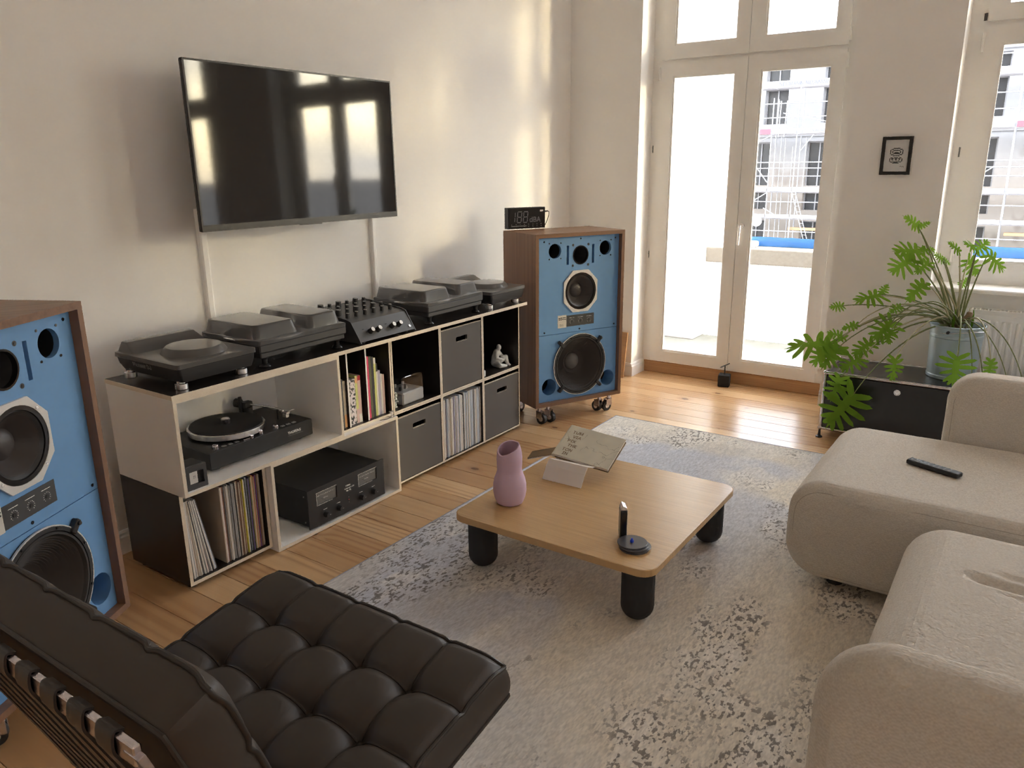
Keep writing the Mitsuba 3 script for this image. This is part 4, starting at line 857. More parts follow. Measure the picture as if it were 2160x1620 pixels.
for i, (kx, ky) in enumerate(((1.650, 2.514), (1.858, 2.512), (1.936, 2.512))):
    t.part('knob', lathe([(0, 0.084), (0.012, 0.084), (0.012, 0.096), (0.010, 0.099), (0, 0.099)], 24, np.array([[1, 0, 0, kx], [0, 1, 0, ky], [0, 0, 1, 0], [0, 0, 0, 1.0]])), 'chrome', 40, 'chrome knob')
for i, bx in enumerate((1.683, 1.712, 1.741, 1.968, 1.997, 2.026)):
    t.part('button', box(bx - 0.009, bx + 0.009, 2.500, 2.514, 0.084, 0.0872, 0.0012), 'mid_grey', False)
t.part('speed_lever', [box(1.765, 1.812, 2.494, 2.500, 0.084, 0.089, 0.001), cyl(0.006, (1.803, 2.492, 0.084), (1.803, 2.492, 0.096), 14)], 'chrome', 40, 'chrome lever')
t.part('arm_base', [lathe([(0, 0.084), (0.036, 0.084), (0.034, 0.096), (0.022, 0.100), (0.022, 0.128), (0, 0.128)], 28, np.array([[1, 0, 0, 1.975], [0, 1, 0, 2.742], [0, 0, 1, 0], [0, 0, 0, 1.0]]))], 'black', 40)
k = t.part('tonearm', tube(bez([(1.972, 2.762, 0.138), (2.000, 2.68, 0.138), (2.024, 2.60, 0.134), (2.022, 2.565, 0.128)], 14), 0.0042, 8), 'steel', 40)
t.part('counterweight', [cyl(0.019, (1.966, 2.772, 0.140), (1.958, 2.796, 0.142), 22), cyl(0.008, (1.950, 2.752, 0.10), (1.950, 2.752, 0.176), 12)], 'black', 40, under=k)
t.part('gimbal', box(1.952, 1.996, 2.726, 2.758, 0.126, 0.152, 0.004), 'black', 30, under=k)
t.part('headshell', box(2.012, 2.030, 2.530, 2.568, 0.118, 0.128, 0.002), 'steel', False, under=k)
t.part('cartridge', box(2.013, 2.029, 2.535, 2.560, 0.102, 0.118, 0.002), 'red' if False else 'steel', False, under=k)
t.part('finger_lift', tube([(2.028, 2.540, 0.126), (2.046, 2.536, 0.130), (2.058, 2.535, 0.128)], 0.0016, 6), 'steel', 40, under=k)
t.part('arm_rest', cyl(0.005, (2.022, 2.600, 0.084), (2.022, 2.600, 0.126), 10), 'black', 40)
t.part('lettering', text('THORENS', 0.0105, frame([1.972, py0 - 0.0002, 0.050], [1, 0, 0], [0, 0, 1]), 0.0004, True), 'print_white', False)
t.part('small_print', box(1.972, 2.050, py0 - 0.0005, py0, 0.0425, 0.0437), 'mid_grey', False)
t.part('hinge', [box(px1, px1 + 0.008, py0 + 0.02, py0 + 0.05, 0.02, 0.075, 0.002)], 'black_gloss', False)
t = Thing('presentation_box', 'small black square box with a silver square, in front of the turntable', 'box')
bz = Z1 + 0.001 + TH
o = sg.box(0, 0, 0.085, 0.088).difference(sg.box(0.045, 0.018, 0.072, 0.066))
m = extrude(o, 0.012); v = m.vertices
t.part('front', trimesh.Trimesh(np.c_[1.452 + v[:, 0], 2.424 - v[:, 2], bz + 0.0003 + v[:, 1]], m.faces, process=False), 'dark_grey', False)
t.part('case', box(1.452, 1.537, 2.4245, 2.500, bz + 0.0003, bz + 0.088, 0.002), 'black', False)
t.part('insert', box(1.466, 1.497, 2.4105, 2.412, bz + 0.024, bz + 0.068), 'cast_alu', False, 'silver square')
t.part('marking', text('II', 0.010, frame([1.4785, 2.4104, bz + 0.043], [1, 0, 0], [0, 0, 1]), 0.0003), 'mid_grey', False)

# ------------------------------------------------------------------ amplifier with two meters
M = np.eye(4); M[2, 3] = 0.004 + TH
t = Thing('amplifier', 'black power amplifier with two meters in the low white unit', 'amplifier', M=M)
ax0, ax1, ay = 1.984, 2.445, 2.411
t.part('case', box(ax0 + 0.012, ax1 - 0.012, ay + 0.006, 2.800, 0.012, 0.178, 0.003), 'black_matte', 30)
fp = sg.box(ax0, 0.010, ax1, 0.186)
for mx in (2.090, 2.338): fp = fp.difference(sg.box(mx - 0.0585, 0.104, mx + 0.0585, 0.162))
m = extrude(fp, 0.006); v = m.vertices
t.part('front_panel', trimesh.Trimesh(np.c_[v[:, 0], ay + 0.006 - v[:, 2], v[:, 1]], m.faces, process=False), 'black', False)
for fx in (ax0 + 0.05, ax1 - 0.05):
    for fy in (ay + 0.05, 2.75): t.part('foot', cyl(0.018, (fx, fy, 0.0003), (fx, fy, 0.012), 18), 'black', 40)
for mx in (2.090, 2.338):
    k = t.part('meter', box(mx - 0.058, mx + 0.058, ay + 0.0045, ay + 0.0058, 0.1045, 0.1615), 'meter_face', False, 'grey meter face')
    o = sg.box(mx - 0.0592, 0.1033, mx + 0.0592, 0.1627).difference(sg.box(mx - 0.0575, 0.105, mx + 0.0575, 0.161)).intersection(sg.box(mx - 0.06, 0.10, mx + 0.03, 0.17).union(sg.box(mx - 0.06, 0.1612, mx + 0.06, 0.17)))
    mm = extrude(o, 0.001); v = mm.vertices
    t.part('meter_rim', trimesh.Trimesh(np.c_[v[:, 0], ay + 0.0003 - v[:, 2], v[:, 1]], mm.faces, process=False), 'cast_alu', False, under=k)
    t.part('scale', [box(mx - 0.050, mx + 0.045, ay + 0.0042, ay + 0.0046, 0.1432, 0.1440)] + [box(mx - 0.050 + i * 0.0095, mx - 0.0493 + i * 0.0095, ay + 0.0042, ay + 0.0046, 0.144, 0.148) for i in range(11)], 'print_white', False, under=k, kind='stuff')
    t.part('needle', xf(box(-0.0005, 0.0005, ay + 0.0038, ay + 0.0042, 0, 0.045), np.array([[0.62, 0, -0.785, mx], [0, 1, 0, 0], [0.785, 0, 0.62, 0.106], [0, 0, 0, 1.0]])), 'black', False, under=k)
    t.part('meter_print', text('WATTS', 0.005, frame([mx - 0.016, ay + 0.0044, 0.124], [1, 0, 0], [0, 0, 1]), 0.0003), 'print_white', False, under=k)
for kx in (2.076, 2.153, 2.291, 2.369):
    k = t.part('knob', lathe([(0, 0), (0.0135, 0), (0.0135, 0.004), (0.0115, 0.020), (0.0105, 0.021), (0, 0.021)], 26, frame([kx, ay - 0.0002, 0.050], [1, 0, 0], [0, 0, 1])), 'black', 40)
    t.part('pointer', box(kx + 0.004, kx + 0.011, ay - 0.0218, ay - 0.0212, 0.0495, 0.0505), 'cast_alu', False, under=k)
    t.part('marking', box(kx - 0.010, kx + 0.010, ay - 0.0006, ay, 0.0735, 0.0752), 'print_white', False)
t.part('lettering', text('STEREO', 0.0055, frame([2.200, ay - 0.0002, 0.1325], [1, 0, 0], [0, 0, 1]), 0.0004, True), 'print_white', False)
t.part('lettering', text('POWER AMPLIFIER', 0.0045, frame([2.193, ay - 0.0002, 0.120], [1, 0, 0], [0, 0, 1]), 0.0004, True), 'print_white', False)
t.part('lettering', text('BA-F1', 0.0065, frame([2.203, ay - 0.0002, 0.108], [1, 0, 0], [0, 0, 1]), 0.0004, True), 'print_white', False)
for zz in (0.078, 0.066, 0.054): t.part('lamp', cyl(0.0022, (2.215, ay - 0.001, zz), (2.215, ay, zz), 8), 'mid_grey' if zz != 0.066 else 'red', False)
for zz in (0.030, 0.150): t.part('case_screw', cyl(0.003, (ax0 + 0.010, ay + 0.04, zz), (ax0 + 0.013, ay + 0.04, zz), 10), 'steel', False)

# ------------------------------------------------------------------ small things in the cubes
zc = Z1 + 0.001 + 0.0085
M = np.array([[math.cos(0.02), -math.sin(0.02), 0, 2.662], [math.sin(0.02), math.cos(0.02), 0, 2.466], [0, 0, 1, zc], [0, 0, 0, 1.0]])
t = Thing('lidded_box', 'clear lidded box with grey base in the dark cube beside the books', 'box', M=M)
t.part('base', box(0, 0.160, 0, 0.135, 0.0003, 0.062, 0.006), 'grey_plastic', 30, 'grey base')
t.part('lid', shell([(rr_pts(0.001, 0.159, 0.001, 0.134, 0.006), 0.0625), (rr_pts(0.003, 0.157, 0.003, 0.132, 0.006), 0.138), (rr_pts(0.006, 0.154, 0.006, 0.129, 0.005), 0.141)]), 'acrylic', 30, 'clear lid')
rg = np.random.default_rng(8)
for i in range(9):
    p = np.array([0.03 + 0.10 * rg.random(), 0.03 + 0.075 * rg.random(), 0.0625])
    t.part('small_part', xf(box(-0.007, 0.007, -0.005, 0.005, 0.0, 0.012 + 0.02 * rg.random(), 0.002), np.array([[math.cos(i), -math.sin(i), 0, p[0]], [math.sin(i), math.cos(i), 0, p[1]], [0, 0, 1, p[2]], [0, 0, 0, 1.0]])), ['cast_alu', 'grey_plastic', 'black'][i % 3], 30)
def skin_chain(chains, res=0.0022, it=8):
    parts = []
    for ch in chains:
        for (a, ra), (b, rb) in zip(ch[:-1], ch[1:]):
            s = manifold3d.Manifold.sphere(1.0, 20)
            parts.append(manifold3d.Manifold.batch_hull([s.scale([ra] * 3).translate(list(map(float, a))), s.scale([rb] * 3).translate(list(map(float, b)))]))
    u = manifold3d.Manifold.batch_boolean(parts, manifold3d.OpType.Add).refine_to_length(res)
    m = as_tm(u); m.merge_vertices(); trimesh.smoothing.filter_taubin(m, 0.5, 0.53, it); return m
# white seated figurine reading
M = np.array([[0.95, -0.31, 0, 3.535], [0.31, 0.95, 0, 2.525], [0, 0, 1, zc + 0.0005], [0, 0, 0, 1.0]])
fig = skin_chain([
    [((0, 0.012, 0.022), 0.024), ((0, 0.010, 0.055), 0.021), ((0, -0.002, 0.085), 0.0215), ((0, -0.008, 0.100), 0.012), ((0, -0.014, 0.114), 0.0145), ((0, -0.013, 0.122), 0.012)],
    [((-0.018, -0.004, 0.088), 0.011), ((-0.036, -0.012, 0.060), 0.0098), ((-0.022, -0.036, 0.048), 0.0075), ((-0.006, -0.042, 0.050), 0.006)],
    [((0.018, -0.004, 0.088), 0.011), ((0.036, -0.014, 0.064), 0.0098), ((0.024, -0.036, 0.052), 0.0078), ((0.008, -0.042, 0.051), 0.006)],
    [((-0.014, 0.0, 0.018), 0.018), ((-0.044, -0.034, 0.017), 0.015), ((-0.010, -0.056, 0.011), 0.0095), ((0.004, -0.056, 0.008), 0.0075)],
    [((0.014, 0.0, 0.020), 0.018), ((0.042, -0.040, 0.050), 0.0145), ((0.036, -0.054, 0.012), 0.0098), ((0.030, -0.068, 0.0075), 0.0072)],
])
t = Thing('figurine', 'white figurine of a seated reader in the upper right cube', 'figurine', M=M)
t.part('body', fig, 'ceramic', True)
t.part('book', xf(box(-0.013, 0.013, -0.010, 0.010, -0.001, 0.002, 0.0005), np.array([[1, 0, 0, 0.001], [0, 0.9, -0.43, -0.043], [0, 0.43, 0.9, 0.058], [0, 0, 0, 1.0]])), 'ceramic', False)
# little items beside it, left edge of the cube
t = Thing('card_stand', 'pale little card stand left of the white figurine', 'stand')
t.part('card', box(3.298, 3.330, 2.498, 2.501, zc + 0.010, zc + 0.070, 0.0005), 'paper', False)
t.part('block', box(3.297, 3.327, 2.452, 2.480, zc + 0.0003, zc + 0.034, 0.002), 'ceramic', 30, 'pale green grey block')
t.part('base', box(3.295, 3.334, 2.485, 2.515, zc + 0.0003, zc + 0.010, 0.001), 'paper', False)
t = Thing('rock_ornament', 'dark grey rough ornament at the left wall of the figurine cube', 'ornament')
m = trimesh.creation.icosphere(3, 1.0); m.vertices *= np.array([0.018, 0.03, 0.075]); m.vertices *= (1 + 0.25 * (meshkit.fbm(m.vertices * 60, 3) - 0.5))[:, None]
m.apply_translation([3.311, 2.575, zc - m.bounds[0][2] + 0.0003]); t.part('', m, 'mid_grey', True, whole=True)
# small toy figure beside the clear box
M = np.array([[1, 0, 0, 2.617], [0, 1, 0, 2.478], [0, 0, 1, zc + 0.0004], [0, 0, 0, 1.0]])
toy = skin_chain([[((0, 0, 0.024), 0.008), ((0, 0, 0.040), 0.0085), ((0, 0, 0.050), 0.006)], [((0, 0, 0.064), 0.0135), ((0, 0, 0.066), 0.0135)], [((-0.004, 0, 0.020), 0.005), ((-0.005, 0, 0.005), 0.005), ((-0.006, -0.006, 0.004), 0.004)], [((0.004, 0, 0.020), 0.005), ((0.005, 0, 0.005), 0.005), ((0.006, -0.006, 0.004), 0.004)], [((-0.008, 0, 0.046), 0.004), ((-0.014, -0.006, 0.030), 0.0035)], [((0.008, 0, 0.046), 0.004), ((0.014, -0.006, 0.030), 0.0035)]])
def toy_fn(p, n, uv): return mix((0.70, 0.72, 0.66), (0.04, 0.06, 0.04), smoothstep(0.5, 0.56, fbm(p.x * 150, p.y * 150, p.z * 150, 2)))
mat('toy', prin(proc(toy_fn), 0.4))
single('toy_figure', toy, 'toy', 'tiny black and white toy figure beside the clear lidded box', 'figurine', M=M, smooth=True)
# wire trinket on the white ledge in front of the books
t = Thing('wire_trinket', 'small metal trinket with a cord on the ledge before the books', 'trinket')
zl = Z1 + 0.0005
t.part('disc', lathe([(0, 0), (0.016, 0), (0.017, 0.002), (0.004, 0.005), (0.003, 0.020), (0.012, 0.024), (0.012, 0.028), (0, 0.028)], 22, np.array([[1, 0, 0, 2.528], [0, 1, 0, 2.420], [0, 0, 1, zl], [0, 0, 0, 1.0]])), 'steel', 40)
t.part('cord', tube(bez([(2.515, 2.416, zl + 0.002), (2.50, 2.405, zl + 0.002), (2.47, 2.415, zl + 0.002), (2.455, 2.425, zl + 0.002)], 12), 0.0015, 6), 'black', 40)

# ------------------------------------------------------------------ sound level display on the right loudspeaker
cy_, sy_ = math.cos(math.radians(-27)), math.sin(math.radians(-27))
zt = 0.112 + 1.032 + 0.0004
M = np.array([[cy_, -sy_, 0, 3.955], [sy_, cy_, 0, 2.722], [0, 0, 1, zt], [0, 0, 0, 1.0]])
t = Thing('level_display', 'black digital sound level display on top of the right loudspeaker', 'display', M=M)
t.part('case', box(0, 0.265, 0.003, 0.050, 0, 0.128, 0.002), 'black', 30)
t.part('front', box(0.004, 0.261, 0.0005, 0.004, 0.004, 0.124, 0.001), 'black_gloss', False)
SEG = {'a': (0.1, 0.92, 0.9, 1.0), 'b': (0.84, 0.54, 1.0, 0.9), 'c': (0.84, 0.1, 1.0, 0.46), 'd': (0.1, 0, 0.9, 0.08), 'e': (0, 0.1, 0.16, 0.46), 'f': (0, 0.54, 0.16, 0.9), 'g': (0.14, 0.46, 0.86, 0.54)}
def seg7(x, z, w, h, on):
    for k in on:
        a, b, c, d = SEG[k]; sk = lambda zz: 0.10 * zz * h
        P = [(x + a * w + sk(b), z + b * h), (x + c * w + sk(b), z + b * h), (x + c * w + sk(d), z + d * h), (x + a * w + sk(d), z + d * h)]
        m = extrude(sg.Polygon(P), 0.0004); v = m.vertices
        t.part('segment', trimesh.Trimesh(np.c_[v[:, 0], 0.0005 - v[:, 2], v[:, 1]], m.faces, process=False), 'segment', False)
seg7(0.020, 0.036, 0.026, 0.070, 'bc'); seg7(0.058, 0.036, 0.034, 0.070, 'abcdefg'); seg7(0.101, 0.036, 0.034, 0.070, 'abcdefg')
t.part('lettering', text('dBA', 0.030, frame([0.148, 0.0005, 0.040], [1, 0, 0], [0, 0, 1]), 0.0004, True), 'segment', False)
for i in range(8): t.part('tick', box(0.022 + i * 0.030, 0.0245 + i * 0.030, 0.0, 0.0005, 0.025, 0.0285), 'print_white', False)
t.part('scale_bar', box(0.020, 0.130, 0.0, 0.0005, 0.014, 0.020), 'mid_grey', False)
for i in range(5): t.part('tick', box(0.112 + i * 0.030, 0.1145 + i * 0.030, 0.0, 0.0005, 0.0125, 0.0155), 'print_white', False)
t.part('badge', box(0.225, 0.248, 0.0, 0.0005, 0.101, 0.112), 'cast_alu', False)
t.part('plug', cyl(0.005, (0.265, 0.018, 0.100), (0.292, 0.018, 0.101), 12), 'black', 40)
t.part('cord', tube(catmull([(0.290, 0.018, 0.101), (0.300, 0.018, 0.096), (0.300, 0.020, 0.07), (0.288, 0.030, 0.03), (0.280, 0.045, 0.004), (0.262, 0.07, 0.003), (0.24, 0.11, 0.003), (0.235, 0.16, 0.003)], 6), 0.0022, 7), 'black', 40)
# thin board leaning in the corner behind the right loudspeaker
t = Thing('leaning_board', 'thin brown board leaning behind the right loudspeaker', 'board')
m = box(0, 0.012, 0, 0.30, 0, 0.335, 0.001)
t.part('', xf(m, np.array([[0.985, 0, 0.17, 5.000], [0, 1, 0, 2.425], [-0.17, 0, 0.985, 0.003], [0, 0, 0, 1.0]])), 'sill_wood', False, whole=True)

# ------------------------------------------------------------------ rug and coffee table
def rug_mesh():
    x0, x1, y0, y1 = 0.86, 4.15, -0.45, 2.05
    o = rrect(x1 - x0, y1 - y0, 0.02, (x0 + x1) / 2, (y0 + y1) / 2)
    return extrude(o, 0.0095, np.array([[1, 0, 0, 0], [0, 1, 0, 0], [0, 0, 1, 0.0004], [0, 0, 0, 1.0]]))
t = Thing('rug', 'worn grey, cream and blue patterned rug under the coffee table', 'rug')
t.part('pile', rug_mesh(), 'rug', False)
t.part('border', [tube([(0.86, 2.05, 0.006), (4.15, 2.05, 0.006)], 0.0052, 8), tube([(0.86, -0.45, 0.006), (0.86, 2.05, 0.006)], 0.0052, 8), tube([(4.15, -0.45, 0.006), (4.15, 2.05, 0.006)], 0.0052, 8)], 'rug_edge', 40)
RZ = 0.0102
t = Thing('coffee_table', 'low square oak coffee table on thick round black legs', 'coffee table')
TT = 0.243
def table_top():
    x0, x1, y0, y1 = 2.092, 2.938, 0.893, 1.722; L = []
    for dz, ins in ((-0.027, 0.002), (-0.025, 0.0), (-0.002, 0.0), (0.0, 0.002)):
        L.append(([(a, b) for a, b in rr_pts(x0 + ins, x1 - ins, y0 + ins, y1 - ins, 0.055, 10)], TT + dz))
    top = shell(L); bot = shell([(L[0][0][::-1], L[0][1]), (L[0][0][::-1], L[0][1])]); return trimesh.util.concatenate([top, bot])
t.part('top', table_top(), 'oak', 25)
for lx, ly in ((2.182, 1.637), (2.178, 0.975), (2.850, 0.972), (2.852, 1.640)):
    R = 0.0575; pr = [(0, RZ)] + [(R * math.sin(a), RZ + R * 0.92 * (1 - math.cos(a))) for a in np.linspace(0.08, math.pi / 2, 12)] + [(R, TT - 0.0272), (0, TT - 0.0272)]
    t.part('leg', lathe(pr, 36, np.array([[1, 0, 0, lx], [0, 1, 0, ly], [0, 0, 1, 0], [0, 0, 0, 1.0]])), 'table_leg', 40)

# lilac vase with a notched mouth
def vase():
    out = [(0.0, 0.0), (0.043, 0.0), (0.052, 0.006), (0.061, 0.028), (0.0655, 0.055), (0.0650, 0.080), (0.060, 0.105), (0.0525, 0.124), (0.0485, 0.135), (0.0480, 0.142), (0.0492, 0.160), (0.0500, 0.185), (0.0485, 0.210), (0.0440, 0.230), (0.0395, 0.244), (0.036, 0.252), (0.0, 0.252)]
    inn = [(0.0, 0.012), (0.040, 0.014), (0.056, 0.035), (0.060, 0.06), (0.0595, 0.08), (0.054, 0.104), (0.046, 0.124), (0.0425, 0.140), (0.0440, 0.16), (0.0448, 0.185), (0.0432, 0.210), (0.0388, 0.230), (0.0345, 0.244), (0.031, 0.26), (0.0, 0.26)]
    v = mf(lathe(out, 56)) - mf(lathe(inn, 56))
    c = 0.7                                        # mouth cut: slanting plane with a V towards -x
    cut = trimesh.convex.convex_hull(np.array([(-0.12, y, z) for y, z in ((0, 0.176), (0.09, 0.262), (-0.09, 0.262), (0.09, 0.40), (-0.09, 0.40))] + [(0.040, y, z) for y, z in ((0, 0.246), (0.09, 0.262), (-0.09, 0.262), (0.09, 0.40), (-0.09, 0.40))]))
    return as_tm((v - mf(cut)).refine_to_length(0.012))
a = math.radians(-8); M = np.array([[math.cos(a), -math.sin(a), 0, 2.298], [math.sin(a), math.cos(a), 0, 1.588], [0, 0, 1, TT + 0.0003], [0, 0, 0, 1.0]])
single('vase', vase(), 'lilac', 'matte lilac vase with notched mouth at the left corner of the coffee table', 'vase', M=M, smooth=40)

# book on a folded sheet stand
A_, B2, D_, C_ = np.array([2.664, 1.611, 0.325]), np.array([2.685, 1.374, 0.300]), np.array([2.839, 1.643, 0.400]), np.array([2.864, 1.367, 0.390])
ex = (B2 - A_) / np.linalg.norm(B2 - A_); ey = D_ - A_; ey -= ex * (ex @ ey); ey /= np.linalg.norm(ey)
MB_ = frame(A_, ex, ey)
bw, bh = 0.255, 0.200
t = Thing('picture_book', 'open pale green book with map print resting on the folded stand', 'book', M=MB_)
t.part('front_cover', box(0, bw, 0, bh, -0.003, 0.0, 0.0008), 'book_cover', False)
t.part('pages', box(0.004, bw - 0.004, 0.004, bh - 0.004, -0.016, -0.0032, 0.001), 'paper', False)
t.part('inner_cover', box(0, bw, 0, bh, -0.0195, -0.0165, 0.0008), 'board_brown', False)
t.part('spine', tube([(-0.002, 0, -0.010), (-0.002, bh, -0.010)], 0.0095, 10), 'book_cover', 40)
ML = np.eye(4); ang = math.radians(151); ML[:3, :3] = [[math.cos(ang), 0, math.sin(ang)], [0, 1, 0], [-math.sin(ang), 0, math.cos(ang)]]; ML[:3, 3] = [-0.004, 0, -0.006]
for z0, z1, mm, nm in ((-0.0018, 0.001, 'board_brown', 'rear_cover'), (0.0012, 0.006, 'paper', 'loose_pages')):
    t.part(nm, xf(box(0, 0.150, 0, 0.05, z0, z1, 0.0006), ML), mm, False)
for i, (s, y) in enumerate((('TUM', 0.150), ('VIA', 0.122), ('PIX', 0.094), ('THE', 0.066), ('TON', 0.038), ('IN', 0.014))):
    t.part('lettering', text(s, 0.016, frame([0.020 + (0.012 if i % 2 else 0), y, 0.0002], [1, 0, 0], [0, 1, 0]), 0.0004, True), 'board_brown', False)
def sheet(pts, y0, y1, th):
    P = np.array(pts); o = sg.LineString(P).buffer(th / 2, cap_style='flat', join_style='round'); m = extrude(o, y1 - y0); v = m.vertices
    return trimesh.Trimesh(np.c_[v[:, 0], y1 - v[:, 2], v[:, 1]], m.faces, process=False)
t = Thing('book_stand', 'folded off-white sheet stand under the open book on the table', 'book stand')
t.part('', sheet([(2.566, TT + 0.0015), (2.598, TT + 0.052), (2.622, TT + 0.075), (2.650, TT + 0.0655), (2.662, TT + 0.0585), (2.700, TT + 0.055), (2.86, TT + 0.126)], 1.418, 1.605, 0.0022), 'paper', 40, whole=True)
t.M = None
# small black device, coaster stack and blue cap at the front corner
a = math.radians(35); M = np.array([[math.cos(a), -math.sin(a), 0, 2.275], [math.sin(a), math.cos(a), 0, 1.086], [0, 0, 1, TT + 0.0003], [0, 0, 0, 1.0]])
t = Thing('torch_lighter', 'small upright black device with silver top behind the coasters', 'device', M=M)
t.part('body', rbox(-0.023, 0.023, -0.0125, 0.0125, 0, 0.112, 0.006, 12), 'black_gloss', 40)
t.part('cap', trimesh.convex.convex_hull(np.array([(x, y, z) for x in (-0.021, 0.021) for y, z in ((-0.011, 0.1122), (0.011, 0.1122), (-0.009, 0.121), (0.004, 0.128))])), 'steel', False, 'silver top')
t.part('trim', [box(0.0226, 0.0236, -0.008, 0.008, 0.008, 0.030, 0.0004), box(0.0226, 0.0236, -0.006, 0.006, 0.07, 0.10, 0.0004)], 'mid_grey', False)
t.part('indicator', box(-0.018, -0.008, -0.0131, -0.0124, 0.010, 0.0125), 'red', False)
for i, (dx, dy) in enumerate(((0.0, -0.006), (0.004, -0.010), (-0.003, -0.004), (0.002, 0.003))):
    z = TT + 0.0003 + i * 0.0052
    lab = ['lowest dark round coaster in the stack on the coffee table', 'second dark round coaster from the bottom of the stack', 'third dark round coaster from the bottom of the stack', 'topmost grey round coaster of the stack, a blue cap on it'][i]
    single('coaster', lathe([(0, 0), (0.051, 0), (0.052, 0.001), (0.052, 0.0042), (0.051, 0.0050), (0, 0.0050)], 48, np.array([[1, 0, 0, 2.222 + dx], [0, 1, 0, 1.020 + dy], [0, 0, 1, z], [0, 0, 0, 1.0]])), 'coaster', lab, 'coaster', 'coasters stacked on the table')
t = Thing('blue_cap', 'tiny glossy blue cap on the topmost coaster', 'cap')
t.part('', lathe([(0, 0), (0.0065, 0), (0.0065, 0.006), (0.005, 0.008), (0.0035, 0.008), (0.003, 0.014), (0, 0.014)], 18, np.array([[1, 0, 0, 2.222], [0, 1, 0, 1.024], [0, 0, 1, TT + 0.0003 + 4 * 0.0052], [0, 0, 0, 1.0]])), 'blue_plastic', 40, whole=True)

# ------------------------------------------------------------------ sofa
def puffy(poly, x0, x1, re, n=6, sub=0.0):
    """Convex outline in (y, z) swept along x with rounded rims."""
    P = []
    for k in range(n + 1):
        a = math.pi / 2 * k / n; ins = re * (1 - math.sin(a)); dx = re * (1 - math.cos(a))
        c = np.array(poly.buffer(-ins, quad_segs=12).exterior.coords)[:-1]
        P += [(x0 + dx, y, z) for y, z in c] + [(x1 - dx, y, z) for y, z in c]
    return trimesh.convex.convex_hull(np.array(P))
def outline(y0, y1, z0, z1, rt, rb):
    """Rounded at the y1 (visible) end, plain at the y0 end."""
    c = []
    for cy, cz, r, a0 in ((y1 - rb, z0 + rb, rb, -90), (y1 - rt, z1 - rt, rt, 0), (y0 + 0.1, z1 - 0.1, 0.1, 90), (y0 + 0.06, z0 + 0.06, 0.06, 180)):
        for k in range(13):
            a = math.radians(a0 + 90 * k / 12); c.append((cy + r * math.cos(a), cz + r * math.sin(a)))
    return sg.Polygon(c)
def seam(poly, x, ins):
    c = np.array(poly.buffer(-ins, quad_segs=12).exterior.coords)
    return tube(np.c_[np.full(len(c), x), c], 0.0022, 6, False)
def soft(m, L=0.03, wr=None):
    v, f = trimesh.remesh.subdivide_to_size(m.vertices, m.faces, L, max_iter=12)
    m = trimesh.Trimesh(v, f, process=True); nrm = m.vertex_normals
    d = 0.004 * (meshkit.fbm(m.vertices * 6.0, 2) - 0.5)
    if wr is not None: d = d + wr(m.vertices)
    m.vertices = m.vertices + nrm * d[:, None]; return m
t = Thing('sofa', 'beige boucle sofa seat with low backrest at the far right, a remote on it', 'sofa')
o1 = outline(-0.80, 0.632, 0.055, 0.427, 0.125, 0.13)
t.part('seat', soft(puffy(o1, 2.680, 3.470, 0.055)), 'boucle', True); t.part('piping', seam(o1, 2.6885, 0.030), 'boucle_seam', True)
o2 = outline(-0.80, 0.232, 0.055, 0.690, 0.115, 0.06)
t.part('backrest', soft(puffy(o2, 3.474, 3.640, 0.055)), 'boucle', True); t.part('piping', seam(o2, 3.4825, 0.030), 'boucle_seam', True)
for fx, fy in ((2.80, 0.46), (3.55, 0.10)): t.part('foot', cyl(0.028, (fx, fy, RZ), (fx, fy, 0.0575), 20), 'black', 40)
def wr(v):
    d = np.zeros(len(v)); top = v[:, 2] > 0.38
    for (x, y0, y1, A, s) in ((2.255, -0.30, 0.06, 0.020, 0.020), (2.310, -0.34, 0.00, 0.009, 0.014), (2.200, -0.30, -0.02, 0.006, 0.013)):
        c = x + 0.35 * (v[:, 1] - 0.06) * 0.25
        d -= A * np.exp(-((v[:, 0] - c) / s) ** 2) * np.clip((y1 - v[:, 1]) / 0.06, 0, 1) * np.clip((v[:, 1] - y0) / 0.1, 0, 1)
    return d * top
t = Thing('sofa', 'beige boucle sofa seat with armrest in the right foreground', 'sofa')
o3 = outline(-0.80, 0.222, 0.055, 0.432, 0.130, 0.10)
ms = puffy(o3, 1.525, 2.590, 0.075)
t.part('seat', soft(ms, 0.016, wr), 'boucle', True); t.part('piping', seam(o3, 2.5795, 0.035), 'boucle_seam', True)
o4 = outline(-0.80, 0.250, 0.055, 0.628, 0.150, 0.05)
t.part('armrest', soft(puffy(o4, 1.385, 1.523, 0.062)), 'boucle', True); t.part('piping', seam(o4, 1.3955, 0.034), 'boucle_seam', True)
for fx, fy in ((1.47, 0.14), (2.45, 0.05)): t.part('foot', cyl(0.028, (fx, fy, RZ), (fx, fy, 0.0575), 20), 'black', 40)
# remote control on the far seat
MR = frame([3.082, 0.298, 0.4295], [-0.07, -0.177, 0.0], [0.177, -0.07, 0.0])
t = Thing('remote_control', 'slim black remote control lying on the far sofa seat', 'remote control', M=MR)
t.part('body', rbox(0, 0.190, -0.020, 0.020, 0.0, 0.018, 0.0055, 12), 'black', 40)
for i in range(7):
    for j in range(3): t.part('button', cyl(0.0036, (0.040 + i * 0.019, -0.011 + j * 0.011, 0.0178), (0.040 + i * 0.019, -0.011 + j * 0.011, 0.0188), 12), 'mid_grey', 40)
t.part('navigation_ring', lathe([(0.007, 0.0178), (0.012, 0.0178), (0.012, 0.019), (0.007, 0.019), (0.007, 0.0178)], 22, np.array([[1, 0, 0, 0.022], [0, 1, 0, 0], [0, 0, 1, 0], [0, 0, 0, 1.0]])), 'mid_grey', 40)

